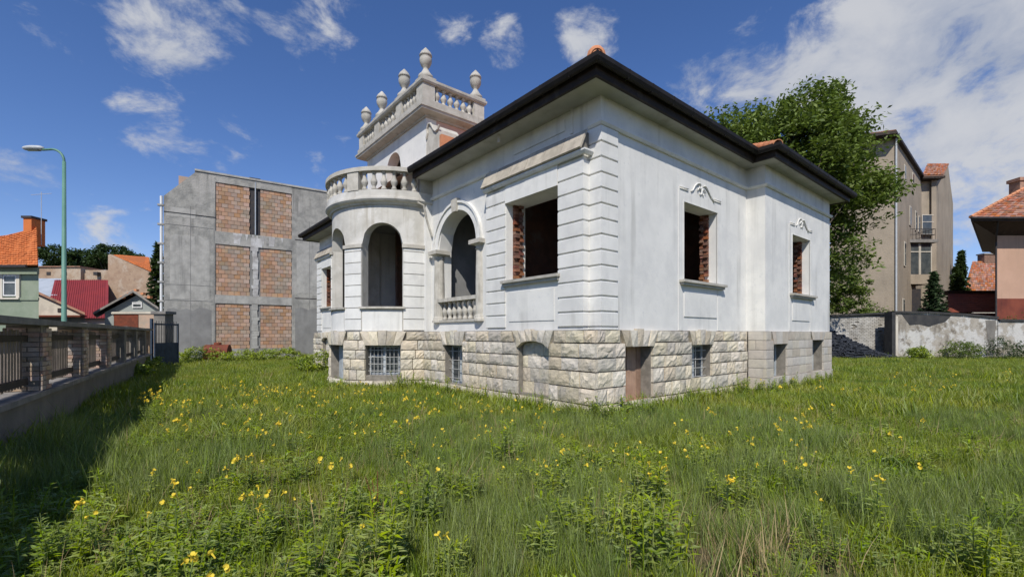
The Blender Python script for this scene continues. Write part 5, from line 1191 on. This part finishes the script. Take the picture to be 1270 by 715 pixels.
def plant(x, y, k, sc, nf, rs):
    me_, tips = PL[k]; o = bpy.data.objects.new('flowering_weed', me_); COL.objects.link(o); o.location = (x, y, -.02); o.rotation_euler = (rs.gauss(0, .06), rs.gauss(0, .06), rs.uniform(0, 6.28)); o.scale = (sc, sc, sc)
    tag(o, '%s weed with %s %s' % ('tall' if sc > .85 else 'short', ['no flowers', 'one yellow flower', 'two yellow flowers', 'three yellow flowers', 'four yellow flowers', 'five yellow flowers', 'six yellow flowers'][nf], where(x, y)), 'flower', 'yellow flowering weeds in the meadow')
    for j in range(nf):
        t = tips[j % len(tips)]; f = bpy.data.objects.new('flower', rs.choice(FM)); COL.objects.link(f); f.parent = o
        f.location = (t[0]+rs.uniform(-.035, .035)*(j >= len(tips)), t[1]+rs.uniform(-.035, .035)*(j >= len(tips)), t[2]+.02-.03*(j >= len(tips))); f.rotation_euler = (rs.gauss(0, .7), rs.gauss(0, .7), rs.uniform(0, 6)); q = rs.uniform(.7, 1.25); f.scale = (q, q, q)
def where(x, y):
    d, l = depth_lat(x, y)
    if x < fence_u(y)+1.6: return 'beside the picket fence'
    if d > 21 and l < 0: return 'near the concrete fire wall'
    if d > 21: return 'near the peeling boundary wall'
    if y < 0 and y > -1.6 and x > 6: return 'under the side wing of the villa'
    if y < 0 and y > -1.6 and x > -.8: return 'under the side wall with the plank door'
    if x > -1.6 and y < 6.4 and y > -1.6: return 'below the window bay and loggia'
    if x > -4 and y > 6: return 'before the round bay'
    if d > 9: return 'in the open meadow well away from the walls'
    return 'in the open meadow facing the villa corner'
rs = random.Random(5); spots = []
for px, py in [(229,590),(222,620),(183,626),(240,677),(256,690),(222,700),(340,610),(325,609),(352,603),(410,565),(425,568),(500,555),(490,606),(555,580),(1018,600),(1065,590),(1085,600),(675,563),(690,553),(760,545),(812,577),(1143,520),(1150,571),(1113,530),(250,568),(300,570),(305,563),(100,630),(120,634),(545,648),(470,600),(820,585),(230,520),(225,522),(180,485),(185,488),(985,560),(1000,570),(905,585),(965,522)]:
    p = gnd(px, py, .36); spots.append((p.x, p.y, rs.uniform(.85, 1.1), rs.randint(1, 4)))
for cx_, cy_, sx_, sy_, n_ in [(300,486,60,10,30),(390,484,70,10,36),(480,500,80,16,30),(270,520,60,18,20),(560,525,90,16,26),(990,530,70,18,20),(1180,470,60,8,18),(850,555,70,20,16),(180,490,14,8,14),(640,500,60,8,16),(1000,478,50,5,14),(700,560,60,14,10),(350,600,120,30,14)]:
    for _ in range(n_):
        px, py = rs.gauss(cx_, sx_), rs.gauss(cy_, sy_)
        if py < 446 or py > 690: continue
        p = gnd(px, py, .3); spots.append((p.x, p.y, rs.uniform(.6, 1.0), rs.randint(1, 3) if py > 530 else rs.randint(3, 6)))
for x, y, sc, nf in spots:
    if inside(np.array([x]), np.array([y]), -.05)[0]: continue
    plant(x, y, rs.randrange(6), sc, nf, rs)
lw = []
for px, py in [(545,600),(560,615),(800,610),(815,640),(770,650),(740,620),(950,580),(930,590),(100,690),(140,700),(60,700),(200,705),(320,690),(350,700),(280,660),(450,690),(480,700),(420,660),(680,600),(700,610),(610,570),(520,560),(860,560),(1000,640),(640,690),(830,690),(900,610),(380,640),(30,640),(500,640),(570,690),(240,640)]:
    p = gnd(px, py, .1); lw.append((p.x+rs.gauss(0, .1), p.y+rs.gauss(0, .1), rs.uniform(.8, 1.2)))
for x, y in [(2.9,-.3),(3.3,-.45),(3.7,-.35),(4.6,-.4),(5.2,-.35),(5.6,-.3),(6.0,-.75),(6.8,-.9),(7.6,-.85),(8.4,-.9),(9.3,-.8),(10.2,-.85),(11.2,-.8),(.6,-.35),(-.3,-.3),(-.55,1.2),(-.5,3.1),(-.6,4.4),(-.55,5.6),(-1.0,6.4)]:
    for _ in range(2): lw.append((x+rs.gauss(0, .15), y+rs.gauss(0, .08), rs.uniform(.9, 1.6)))
for _ in range(26):
    px, py = rs.uniform(0, 1270), rs.uniform(520, 700); p = gnd(px, py, .1); lw.append((p.x, p.y, rs.uniform(.6, 1.1)))
for i, (x, y, sc) in enumerate(lw):
    if inside(np.array([x]), np.array([y]), -.05)[0]: continue
    o = bpy.data.objects.new('leafy_weed', rs.choice(LEAFY)); COL.objects.link(o); o.location = (x, y, -.02); o.rotation_euler = (0, 0, rs.uniform(0, 6.28)); o.scale = (sc, sc, sc*rs.uniform(.8, 1.1))
    tag(o, '%s clump of flowerless leafy weeds %s' % ('large' if sc > 1. else 'small', where(x, y)), 'weed', 'leafy weed clumps in the meadow')

# dried dock stalk
m_dock = M('dried_dock', (.20, .075, .035), (.13, .05, .025), 6, .8, 0, rnd='island', ramt=.3)
q, _ = leafy(3, .55, 46, .035, 400, .05); p = gnd(470, 655); o = q.build('dried_stalk', m_dock); o.location = (p.x, p.y, -.02)
tag(o, 'dried reddish-brown seed stalk standing among the green weeds', 'weed')
